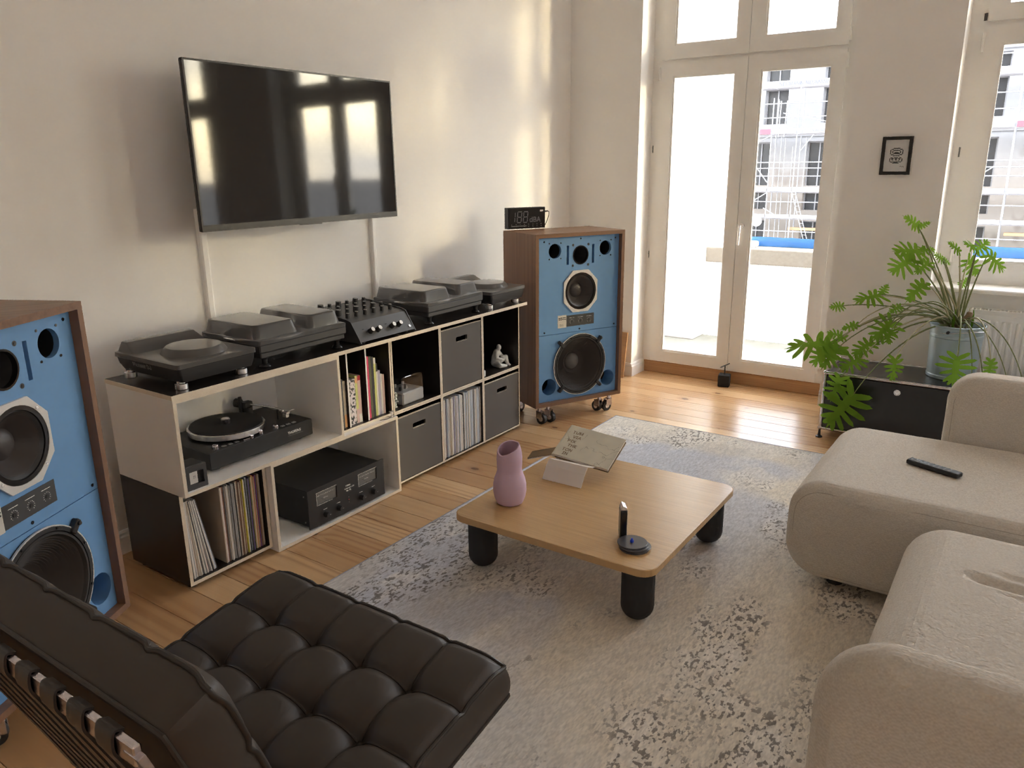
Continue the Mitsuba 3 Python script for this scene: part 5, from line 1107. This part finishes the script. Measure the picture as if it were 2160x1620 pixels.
# ------------------------------------------------------------------ leather lounge chair
def cushion(nb, na, pitch_b, pitch_a, th, res=0.0055, amp=0.021):
    """Tufted slab: b across (x), a along (y), top at z = 0, thickness th below; nb x na panels."""
    Wd, Ld = nb * pitch_b, na * pitch_a
    bs, as_ = np.linspace(0, Wd, int(Wd / res) + 1), np.linspace(0, Ld, int(Ld / res) + 1)
    Bm, Am = np.meshgrid(bs, as_, indexing='ij')
    def height(b, a):
        kb, ka = np.clip(np.round(b / pitch_b), 0, nb), np.clip(np.round(a / pitch_a), 0, na)
        db, da = np.abs(b - kb * pitch_b), np.abs(a - ka * pitch_a)
        inb = (kb > 0) & (kb < nb); ina = (ka > 0) & (ka < na)
        h = np.zeros_like(b)
        r2 = (db / 0.036) ** 2 + (da / 0.036) ** 2
        h -= np.where(inb & ina, 0.018 * np.exp(-r2) + 0.008 * np.exp(-r2 * 5), 0)
        h -= np.where(inb, 0.0065 * np.exp(-(db / 0.011) ** 2), 0) + np.where(ina, 0.0065 * np.exp(-(da / 0.011) ** 2), 0)
        fb, fa = np.abs(np.sin(np.pi * b / pitch_b)), np.abs(np.sin(np.pi * a / pitch_a))
        h += amp * 0.38 * (fb * fa) ** 0.55
        e = np.minimum(np.minimum(b, Wd - b), np.minimum(a, Ld - a))
        h -= 0.010 * np.exp(-(e / 0.012) ** 2)
        return h
    H = height(Bm, Am)
    rnd = 0.012 * np.exp(-((np.minimum(Bm, Wd - Bm) + np.minimum(Am, Ld - Am)) / 0.03) ** 2)
    nB, nA = Bm.shape
    V = np.stack([Bm, Am, H - rnd], -1).reshape(-1, 3); idx = np.arange(nB * nA).reshape(nB, nA)
    q = np.stack([idx[:-1, :-1], idx[1:, :-1], idx[1:, 1:], idx[:-1, 1:]], -1).reshape(-1, 4)
    F = np.vstack([q[:, [0, 1, 2]], q[:, [0, 2, 3]]])
    top = trimesh.Trimesh(V, F, process=False)
    per = np.concatenate([idx[:, 0], idx[-1, 1:], idx[::-1, -1][1:], idx[0, ::-1][1:-1]]); pv = V[per]; n = len(per)
    cen = np.array([Wd / 2, Ld / 2, 0]); rows = []; m_ = 9
    nrm = np.zeros_like(pv); on = lambda c: np.abs(c) < 1e-6
    nrm[on(pv[:, 0]), 0] -= 1; nrm[on(pv[:, 0] - Wd), 0] += 1; nrm[on(pv[:, 1]), 1] -= 1; nrm[on(pv[:, 1] - Ld), 1] += 1
    nrm /= np.linalg.norm(nrm, axis=1, keepdims=True)
    for k in range(m_ + 1):
        f = k / m_; r = pv.copy(); r[:, 2] = pv[:, 2] * (1 - f) - th * f; r += nrm * (0.010 * math.sin(math.pi * f) ** 0.7); rows.append(r)
    SV = np.vstack(rows); SF = []
    for k in range(m_):
        for i in range(n):
            a_, b_ = k * n + i, k * n + (i + 1) % n; SF += [[a_, b_ + n, b_], [a_, a_ + n, b_ + n]]
    c0 = len(SV); SV = np.vstack([SV, [Wd / 2, Ld / 2, -th]])
    for i in range(n): SF.append([m_ * n + i, c0, m_ * n + (i + 1) % n])
    side = trimesh.Trimesh(SV, np.array(SF), process=False)
    welts = []
    for j in range(1, na):
        welts.append(tube(np.c_[bs, np.full(nB, j * pitch_a), height(bs, np.full(nB, j * pitch_a)) + 0.0012], 0.0024, 6))
    for i in range(1, nb):
        welts.append(tube(np.c_[np.full(nA, i * pitch_b), as_, height(np.full(nA, i * pitch_b), as_) + 0.0006], 0.0016, 6))
    rim = tube(np.vstack([pv, pv[:1]]) + np.vstack([nrm, nrm[:1]]) * 0.002, 0.0048, 8, False)
    low = pv.copy(); low[:, 2] = -th; rim2 = tube(np.vstack([low, low[:1]]) + np.vstack([nrm, nrm[:1]]) * 0.002, 0.0048, 8, False)
    btn = []
    for i in range(1, nb):
        for j in range(1, na):
            b, a = np.array([i * pitch_b]), np.array([j * pitch_a]); btn.append(lathe([(0, 0.006), (0.006, 0.005), (0.011, 0.001), (0.012, -0.003), (0, -0.003)][::-1], 18, np.array([[1, 0, 0, b[0]], [0, 1, 0, a[0]], [0, 0, 1, height(b, a)[0] + 0.003], [0, 0, 0, 1.0]])))
    return top, side, welts, rim, rim2, btn
t = Thing('lounge_chair', 'black leather lounge chair with buttoned cushions and chrome frame', 'chair')
sd = math.radians(9.5)
MS = frame([1.190, 0.846, 0.478], [0, 1, 0], [-math.cos(sd), 0, -math.sin(sd)])
def put_cushion(name, MC, nb, na, pb, pa, th):
    top, side, welts, rim, rim2, btn = cushion(nb, na, pb, pa, th)
    if np.linalg.det(MC[:3, :3]) > 0 and MC[2, 2] < 0: pass
    k = t.part(name, xf(trimesh.util.concatenate([top, side]), MC), 'leather', 50)
    for w in welts: t.part('piping', xf(w, MC), 'leather_plain', 40, under=k)
    t.part('rim_piping', xf(rim, MC), 'leather_plain', 40, under=k); t.part('rim_piping', xf(rim2, MC), 'leather_plain', 40, under=k)
    for b in btn: t.part('button', xf(b, MC), 'leather_plain', 50, under=k)
# local z must point up out of the seat: x = +y world, y = backwards-down, so z = x cross y
put_cushion('seat_cushion', MS, 5, 4, 0.1498, 0.152, 0.105)
bu = np.array([-0.316, 0, 0.949]); bn = np.array([0.949, 0, 0.316])
MBk = frame(np.array([0.522, 0, 0.846]) + [0, 0.846, 0], [0, 1, 0], -bu)
if (MBk[:3, 2] @ bn) < 0: MBk = frame(np.array([0.522, 0, 0.846]) + [0, 0.846 + 0.749, 0], [0, -1, 0], -bu)
put_cushion('back_cushion', MBk, 5, 4, 0.1498, 0.136, 0.098)
# chrome frame
def flat_bar(pts, y, w, th, n=40):
    c = catmull([(p[0], 0, p[1]) for p in pts], 10); tg = np.gradient(c, axis=0); tg /= np.linalg.norm(tg, axis=1, keepdims=True)
    nr = np.c_[-tg[:, 2], np.zeros(len(c)), tg[:, 0]]; V = []; F = []
    for i in range(len(c)):
        for s, d in ((-1, -1), (1, -1), (1, 1), (-1, 1)): V.append(c[i] + nr[i] * th / 2 * d + np.array([0, y + s * w / 2, 0]))
    for i in range(len(c) - 1):
        for j in range(4):
            a, b = i * 4 + j, i * 4 + (j + 1) % 4; F += [[a, b, b + 4], [a, b + 4, a + 4]]
    F += [[0, 2, 1], [0, 3, 2], [len(V) - 4, len(V) - 3, len(V) - 2], [len(V) - 4, len(V) - 2, len(V) - 1]]
    return trimesh.Trimesh(V, F, process=False)
arcA = [(0.402, 0.800), (0.440, 0.690), (0.505, 0.555), (0.590, 0.425), (0.690, 0.305), (0.800, 0.200), (0.940, 0.095), (1.090, 0.006 + RZ)]
arcB = [(1.120, 0.345), (1.000, 0.332), (0.860, 0.312), (0.720, 0.270), (0.600, 0.195), (0.500, 0.100), (0.425, 0.006)]
for y in (0.868, 1.572):
    t.part('frame_bar', flat_bar(arcA, y, 0.034, 0.011), 'chrome', 30); t.part('frame_bar', flat_bar(arcB, y + (0.0 if y < 1 else 0.0), 0.034, 0.011), 'chrome', 30)
for (x, z) in ((0.404, 0.796), (0.700, 0.268), (1.112, 0.338)):
    t.part('cross_bar', box(x - 0.006, x + 0.006, 0.862, 1.578, z - 0.016, z + 0.016, 0.002), 'chrome', False)
# leather straps: nine behind the back, nine under the seat
for i in range(9):
    y = 0.925 + i * 0.0745
    p = [(0.412, 0.812), (0.398, 0.815), (0.394, 0.790), (0.402, 0.768), (0.424, 0.715), (0.470, 0.600), (0.540, 0.430), (0.578, 0.330)]
    t.part('back_strap', flat_bar(p, y, 0.040, 0.004), 'leather_plain', 30)
for i in range(9):
    y = 0.925 + i * 0.0745
    p = [(0.600, 0.262), (0.740, 0.285), (0.900, 0.314), (1.050, 0.340), (1.116, 0.352)]
    t.part('seat_strap', flat_bar(p, y, 0.040, 0.004), 'leather_plain', 30)

# ------------------------------------------------------------------ low black metal cabinet, bucket and plant
t = Thing('low_cabinet', 'low black metal cabinet with chrome tube frame under the plant', 'cabinet')
cx0, cx1, cz0, cz1 = 4.452, 4.845, 0.058, 0.383
cys = [0.904, 0.154, -0.596]
R_ = 0.0095
for y in cys:
    for x in (cx0, cx1):
        t.part('tube', cyl(R_, (x, y, cz0), (x, y, cz1), 16), 'chrome', 40)
        for z in (cz0, cz1):
            t.part('ball_joint', lathe([(0.0125 * math.sin(a), -0.0125 * math.cos(a)) for a in np.linspace(0, math.pi, 11)], 18, np.array([[1, 0, 0, x], [0, 1, 0, y], [0, 0, 1, z], [0, 0, 0, 1.0]])), 'chrome', 50)
        t.part('foot', lathe([(0, 0), (0.018, 0), (0.018, 0.006), (0.008, 0.010), (0.006, cz0 - 0.011), (0, cz0 - 0.011)], 20, np.array([[1, 0, 0, x], [0, 1, 0, y], [0, 0, 1, 0.0004], [0, 0, 0, 1.0]])), 'black', 40)
    for z in (cz0, cz1): t.part('tube', cyl(R_, (cx0, y, z), (cx1, y, z), 16), 'chrome', 40)
for a, b in zip(cys[:-1], cys[1:]):
    for x in (cx0, cx1):
        for z in (cz0, cz1): t.part('tube', cyl(R_, (x, a, z), (x, b, z), 16), 'chrome', 40)
    t.part('top_panel', box(cx0 + 0.010, cx1 - 0.010, b + 0.010, a - 0.010, cz1 - 0.004, cz1 + 0.0055, 0.001), 'cabinet_black', False)
    t.part('bottom_panel', box(cx0 + 0.010, cx1 - 0.010, b + 0.010, a - 0.010, cz0 - 0.002, cz0 + 0.002), 'cabinet_black', False)
    t.part('back_panel', box(cx1 - 0.002, cx1 + 0.002, b + 0.010, a - 0.010, cz0 + 0.010, cz1 - 0.010), 'cabinet_black', False)
    k = t.part('door', box(cx0 - 0.006, cx0 + 0.004, b + 0.011, a - 0.011, cz0 + 0.011, cz1 - 0.011, 0.0015), 'cabinet_black', False)
    ym = (a + b) / 2
    t.part('lock_knob', lathe([(0, 0), (0.017, 0), (0.0175, 0.002), (0.0165, 0.008), (0.013, 0.009), (0.012, 0.006), (0.006, 0.006), (0.005, 0.010), (0, 0.010)], 28, frame([cx0 - 0.0062, ym, 0.327], [0, -1, 0], [0, 0, 1])), 'steel', 40, 'round metal knob', under=k)
for y in (cys[0], cys[-1]): t.part('side_panel', box(cx0 + 0.010, cx1 - 0.010, y - 0.002, y + 0.002, cz0 + 0.010, cz1 - 0.010), 'cabinet_black', False)
ct = cz1 + 0.0058
t = Thing('bucket', 'pale blue grey metal bucket holding the big plant', 'bucket')
PB = np.array([[1, 0, 0, 4.715], [0, 1, 0, 0.312], [0, 0, 1, ct], [0, 0, 0, 1.0]])
t.part('body', lathe([(0, 0), (0.119, 0), (0.1225, 0.004), (0.1225, 0.018), (0.1195, 0.022), (0.1265, 0.222), (0.1300, 0.226), (0.1300, 0.238), (0.1275, 0.242), (0.1310, 0.282), (0.1345, 0.285), (0.1345, 0.290), (0.1310, 0.2915), (0.1290, 0.287), (0.1245, 0.235), (0.1175, 0.02), (0, 0.02)], 64, PB), 'zinc', 35)
t.part('soil', lathe([(0.1250, 0.250), (0.08, 0.262), (0, 0.268)], 40, PB), 'soil', True)
t.part('handle_ring', tube([(4.715 + 0.1365 * math.cos(a), 0.312 + 0.1365 * math.sin(a), ct + 0.262 + 0.010 * math.sin(2 * a)) for a in np.linspace(math.radians(150), math.radians(330), 30)], 0.0022, 6), 'steel', 40)
t.part('handle_lug', cyl(0.008, (4.715 - 0.128, 0.312 + 0.030, ct + 0.262), (4.715 - 0.138, 0.312 + 0.032, ct + 0.262), 14), 'black', 40)
LEAVES = [
    ((4.45, 0.87, 0.557), (4.4, 1.131, 0.502), 0.95, 'leaf'),
    ((4.44, 0.895, 0.54), (4.4, 0.971, 0.42), 0.9, 'leaf'),
    ((4.4, 0.841, 0.545), (4.36, 0.915, 0.414), 0.8, 'leaf'),
    ((4.55, 0.686, 0.823), (4.5, 0.811, 0.787), 1.0, 'leaf'),
    ((4.57, 0.686, 0.827), (4.62, 0.662, 0.887), 0.55, 'leaf'),
    ((4.5, 0.862, 0.76), (4.46, 0.927, 0.747), 0.8, 'leaf'),
    ((4.5, 0.776, 0.663), (4.47, 0.859, 0.628), 0.6, 'leaf'),
    ((4.52, 0.608, 0.694), (4.44, 0.681, 0.588), 0.9, 'leaf'),
    ((4.46, 0.685, 0.583), (4.4, 0.768, 0.501), 0.8, 'leaf'),
    ((4.4, 0.719, 0.499), (4.36, 0.82, 0.423), 0.8, 'leaf'),
    ((4.36, 0.731, 0.306), (4.35, 0.856, 0.086), 0.8, 'leaf'),
    ((4.38, 0.809, 0.384), (4.36, 0.847, 0.237), 0.7, 'leaf'),
    ((4.42, 0.557, 0.516), (4.4, 0.558, 0.39), 0.75, 'leaf'),
    ((4.4, 0.271, 0.566), (4.39, 0.275, 0.41), 0.9, 'leaf'),
    ((4.42, 0.147, 0.459), (4.4, 0.254, 0.432), 0.55, 'leaf'),
    ((4.44, 0.128, 0.56), (4.43, 0.129, 0.447), 0.55, 'leaf'),
    ((4.7, 0.563, 1.183), (4.64, 0.644, 1.249), 0.6, 'leaf'),
    ((4.7, 0.563, 1.183), (4.74, 0.506, 1.213), 0.5, 'leaf'),
    ((4.66, 0.532, 1.057), (4.58, 0.663, 1.061), 0.9, 'leaf'),
    ((4.67, 0.534, 1.06), (4.74, 0.468, 1.069), 0.7, 'leaf'),
    ((4.62, 0.565, 1.021), (4.56, 0.659, 0.946), 1.0, 'leaf'),
    ((4.64, 0.483, 1.007), (4.6, 0.543, 0.94), 0.7, 'leaf'),
    ((4.76, 0.432, 1.01), (4.72, 0.478, 1.045), 0.8, 'leaf'),
    ((4.77, 0.431, 1.02), (4.78, 0.392, 0.977), 0.7, 'leaf'),
    ((4.72, 0.357, 1.063), (4.68, 0.42, 1.116), 0.7, 'leaf'),
    ((4.76, 0.28, 1.071), (4.7, 0.347, 1.112), 0.9, 'leaf'),
    ((4.76, 0.28, 1.071), (4.8, 0.23, 1.12), 0.9, 'leaf'),
    ((4.84, 0.32, 1.009), (4.86, 0.261, 0.921), 0.9, 'leaf'),
    ((4.82, 0.231, 1.041), (4.86, 0.143, 0.958), 1.0, 'leaf'),
    ((4.8, 0.329, 0.876), (4.82, 0.299, 0.919), 0.8, 'leaf'),
    ((4.58, 0.485, 0.905), (4.5, 0.559, 0.796), 0.55, 'leaf'),
    ((4.52, 0.576, 0.779), (4.48, 0.627, 0.745), 0.7, 'leaf'),
    ((4.46, 0.599, 0.658), (4.43, 0.609, 0.585), 0.9, 'leaf'),
    ((4.47, 0.832, 0.595), (4.42, 0.923, 0.616), 0.7, 'leaf'),
]

def leaf_mesh(B, T, w, seed):
    B, T = np.array(B), np.array(T); L = np.linalg.norm(T - B); rng = np.random.default_rng(seed)
    polys = [sg.Polygon([(0.0, 0.0), (0.10, 0.10 * w), (0.35, 0.115 * w), (0.7, 0.06 * w), (1.0, 0.0), (0.7, -0.06 * w), (0.35, -0.115 * w), (0.10, -0.10 * w)])]
    for s in (-1, 1):
        for i in range(6):
            u0 = 0.06 + 0.125 * i; ang = math.radians(128 - 19.5 * i + rng.uniform(-6, 6)); ln = w * (0.50, 0.62, 0.64, 0.58, 0.46, 0.34)[i] * rng.uniform(0.88, 1.1); hw = 0.060 * (1.1 if i < 3 else 0.9)
            d = np.array([math.cos(ang), s * math.sin(ang)]); p = np.array([-d[1], d[0]]); o = np.array([u0, 0])
            pts = [o - p * hw * 0.8, o + d * ln * 0.45 - p * hw, o + d * ln * 0.82 - p * hw * 0.75, o + d * ln, o + d * ln * 0.86 + p * hw * 0.75, o + d * ln * 0.45 + p * hw, o + p * hw * 0.8]
            polys.append(sg.Polygon(pts).buffer(0.004))
    u = shapely.union_all(polys).buffer(0.008).buffer(-0.008).simplify(0.006)
    if u.geom_type == 'MultiPolygon': u = max(u.geoms, key=lambda g: g.area)
    v, f = trimesh.creation.triangulate_polygon(u, engine='earcut')
    v, f = trimesh.remesh.subdivide_to_size(np.c_[v, np.zeros(len(v))], f, 0.16, max_iter=6)
    x, y = v[:, 0], v[:, 1]
    z = -0.20 * y * y * 1.6 - 0.16 * np.clip(x, 0, None) ** 2 + 0.16 * x + 0.05 * np.abs(y) + 0.035 * (meshkit.noise(np.c_[x * 6, y * 6, np.full(len(x), seed * 1.7)]) - 0.5)
    ax = (T - B) / L; up = np.array([-0.55, -0.40, 0.75]) + rng.normal(0, 0.18, 3)
    M = np.eye(4); M[:3, 0] = ax; yv = np.cross(up, ax); yv /= np.linalg.norm(yv); M[:3, 1] = yv; M[:3, 2] = np.cross(ax, yv); M[:3, 3] = B
    m = trimesh.Trimesh(np.c_[x, y, z] * L, f, process=False); m.apply_transform(M); return m
t = Thing('plant', 'large houseplant with deeply cut green leaves trailing over the low cabinet', 'plant')
CR = np.array([4.715, 0.31, 0.665]); rp = np.random.default_rng(21)
t.part('trunk', tube(catmull([(4.700, 0.330, 0.640), (4.690, 0.300, 0.690), (4.700, 0.270, 0.725), (4.712, 0.262, 0.750)], 5), [0.016] * 15 + [0.010], 8), 'board_brown', True)
for i, (B, T, w, m) in enumerate(LEAVES):
    t.part('leaf', leaf_mesh(B, T, w, 100 + i), m, True)
    B_, T_ = np.array(B), np.array(T); c0 = CR + rp.normal(0, 0.018, 3) * [1, 1, 0.3] + (B_ - CR) * 0.06 * [1, 1, 0]
    rise = 0.16 if B_[2] < 0.72 else 0.05
    d = B_ - c0; outd = -(T_ - B_) / np.linalg.norm(T_ - B_)
    mid1 = c0 + d * 0.20 + np.array([0, 0, rise * 0.75 + 0.03]); mid2 = c0 + d * 0.72 + np.array([0, 0, rise])
    pts = bez([c0, mid1, mid2, B_ + outd * 0.0], 18)
    t.part('stem', tube(pts, np.linspace(0.0055, 0.0026, 18), 7), 'stem' if i % 3 else 'stem_pale', True)
for i, (e, r) in enumerate((((4.50, 0.62, 0.72), 0.05), ((4.60, 0.46, 0.80), 0.06), ((4.52, 0.05, 0.46), 0.16), ((4.62, -0.02, 0.43), 0.2), ((4.50, 0.20, 0.44), 0.17))):
    e = np.array(e); c0 = CR + rp.normal(0, 0.02, 3) * [1, 1, 0.3]
    t.part('stem', tube(bez([c0, c0 + (e - c0) * 0.25 + [0, 0, r], c0 + (e - c0) * 0.75 + [0, 0, r], e], 18), np.linspace(0.005, 0.0022, 18), 7), 'stem', True)
for i in range(5):
    p = CR + [rp.uniform(-0.06, 0.05), rp.uniform(-0.07, 0.06), 0.0]
    t.part('shoot', tube(bez([p, p + [0, 0, 0.05], p + [rp.uniform(-0.01, 0.01), rp.uniform(-0.01, 0.01), 0.10]], 8), [0.004, 0.006, 0.007, 0.007, 0.006, 0.005, 0.003, 0.0008], 7), 'stem_pale' if i % 2 else 'leaf', True)
# white booklet with a black stroke at the near right end of the cabinet
MW = frame([4.575, 0.060, ct + 0.0003], [0.42, -0.10, 0.0], [0.10, 0.42, 0.0])
t = Thing('booklet', 'white booklet with a black stroke on the low cabinet behind the sofa backrest', 'booklet', M=frame([4.53, 0.052, ct + 0.0005], [0.94, -0.33, 0.0], [-0.33, -0.94, 0.0]) @ np.diag([1, 1, 1, 1.0]))
if t.M[2, 2] < 0: t.M = t.M @ np.diag([1, 1, -1, 1.0])
t.part('sheets', box(0, 0.30, 0, 0.21, 0, 0.012, 0.001), 'booklet_white', False)
t.part('stroke', box(0.10, 0.26, 0.055, 0.068, 0.0121, 0.0126), 'black_matte', False)
# small plant at the right edge of the picture
t = Thing('small_plant', 'small potted plant with thin leaves at the right edge, beside the bucket', 'plant')
PS = np.array([[1, 0, 0, 4.70], [0, 1, 0, -0.145], [0, 0, 1, ct], [0, 0, 0, 1.0]])
t.part('pot', lathe([(0, 0), (0.045, 0), (0.055, 0.09), (0.058, 0.095), (0.053, 0.095), (0.05, 0.085), (0, 0.085)], 36, PS), 'ceramic', 40)
for i in range(12):
    a = i * 2.4; l = 0.10 + 0.05 * ((i * 7) % 5) / 5
    p0 = np.array([4.70, -0.145, ct + 0.085]); d = np.array([math.cos(a), math.sin(a), 0])
    c = bez([p0, p0 + d * l * 0.35 + [0, 0, l * 0.9], p0 + d * l + [0, 0, l * 0.75]], 9); w_l = 0.010 * np.sin(np.linspace(0.25, math.pi, 9)) + 0.0008
    sd_ = np.cross(d, [0, 0, 1.0]); V = np.vstack([c - sd_ * w_l[:, None], c + [0, 0, -0.002], c + sd_ * w_l[:, None]]); F = []
    for k in range(8): F += [[k, k + 1, 9 + k + 1], [k, 9 + k + 1, 9 + k], [9 + k, 9 + k + 1, 18 + k + 1], [9 + k, 18 + k + 1, 18 + k]]
    t.part('leaf', trimesh.Trimesh(V, F, process=False), 'leaf', True)

# ------------------------------------------------------------------ picture on the window wall, black object by the threshold
t = Thing('framed_picture', 'small black framed picture with a dark blocky motif, right of the balcony door', 'picture')
fy0, fy1, fz0, fz1 = 0.692, 0.852, 1.450, 1.662
o = sg.box(-fy1, fz0, -fy0, fz1).difference(sg.box(-fy1 + 0.018, fz0 + 0.018, -fy0 - 0.018, fz1 - 0.018))
m = extrude(o, 0.018); v = m.vertices
t.part('frame', trimesh.Trimesh(np.c_[WX - 0.001 - v[:, 2], -v[:, 0], v[:, 1]], m.faces, process=False), 'frame_black', False)
t.part('sheet', box(WX - 0.008, WX - 0.004, fy0 + 0.017, fy1 - 0.017, fz0 + 0.017, fz1 - 0.017), 'art_paper', False)
px = 0.0058; ym, zm = (fy0 + fy1) / 2, 1.560
def pixels(rows, zt):
    for r, row in enumerate(rows):
        for c, ch in enumerate(row):
            if ch == '#':
                y = ym + (len(row) / 2 - c) * px; z = zt - r * px
                yield box(WX - 0.0086, WX - 0.0080, y - px, y, z - px, z)
rows = ['...######...', '.##......##.', '#..######..#', '#.#......#.#', '#.#.####.#.#', '#..######..#', '.##......##.', '...######...', '............', '.##.####.##.', '#.##.##.##.#', '#.#..##..#.#', '#..#....#..#', '.##.####.##.', '...######...']
t.part('motif', list(pixels(rows, 1.600)), 'black_matte', False, kind='stuff')
t.part('scribble', tube([(WX - 0.0084, 0.750, 1.494), (WX - 0.0084, 0.742, 1.500), (WX - 0.0084, 0.738, 1.492), (WX - 0.0084, 0.731, 1.499), (WX - 0.0084, 0.727, 1.491)], 0.0012, 5), 'black_matte', True)
t.part('glazing', trimesh.Trimesh([[WX - 0.012, fy0 + 0.016, fz0 + 0.016], [WX - 0.012, fy1 - 0.016, fz0 + 0.016], [WX - 0.012, fy1 - 0.016, fz1 - 0.016], [WX - 0.012, fy0 + 0.016, fz1 - 0.016]], [[0, 2, 1], [0, 3, 2]], process=False), 'glass', False)
t = Thing('black_canister', 'small square black canister with thin T-shaped handle before the balcony door', 'canister')
a = math.radians(12); M = np.array([[math.cos(a), -math.sin(a), 0, 5.195], [math.sin(a), math.cos(a), 0, 1.728], [0, 0, 1, 0.0004], [0, 0, 0, 1.0]]); t.M = M
t.part('body', rbox(-0.040, 0.040, -0.040, 0.040, 0, 0.085, 0.007, 12), 'black_matte', 40)
t.part('stem', cyl(0.004, (0, 0, 0.085), (0, 0, 0.148), 12), 'black', 40)
t.part('handle', cyl(0.004, (0.030, -0.026, 0.158), (-0.030, 0.026, 0.140), 12), 'black', 40)
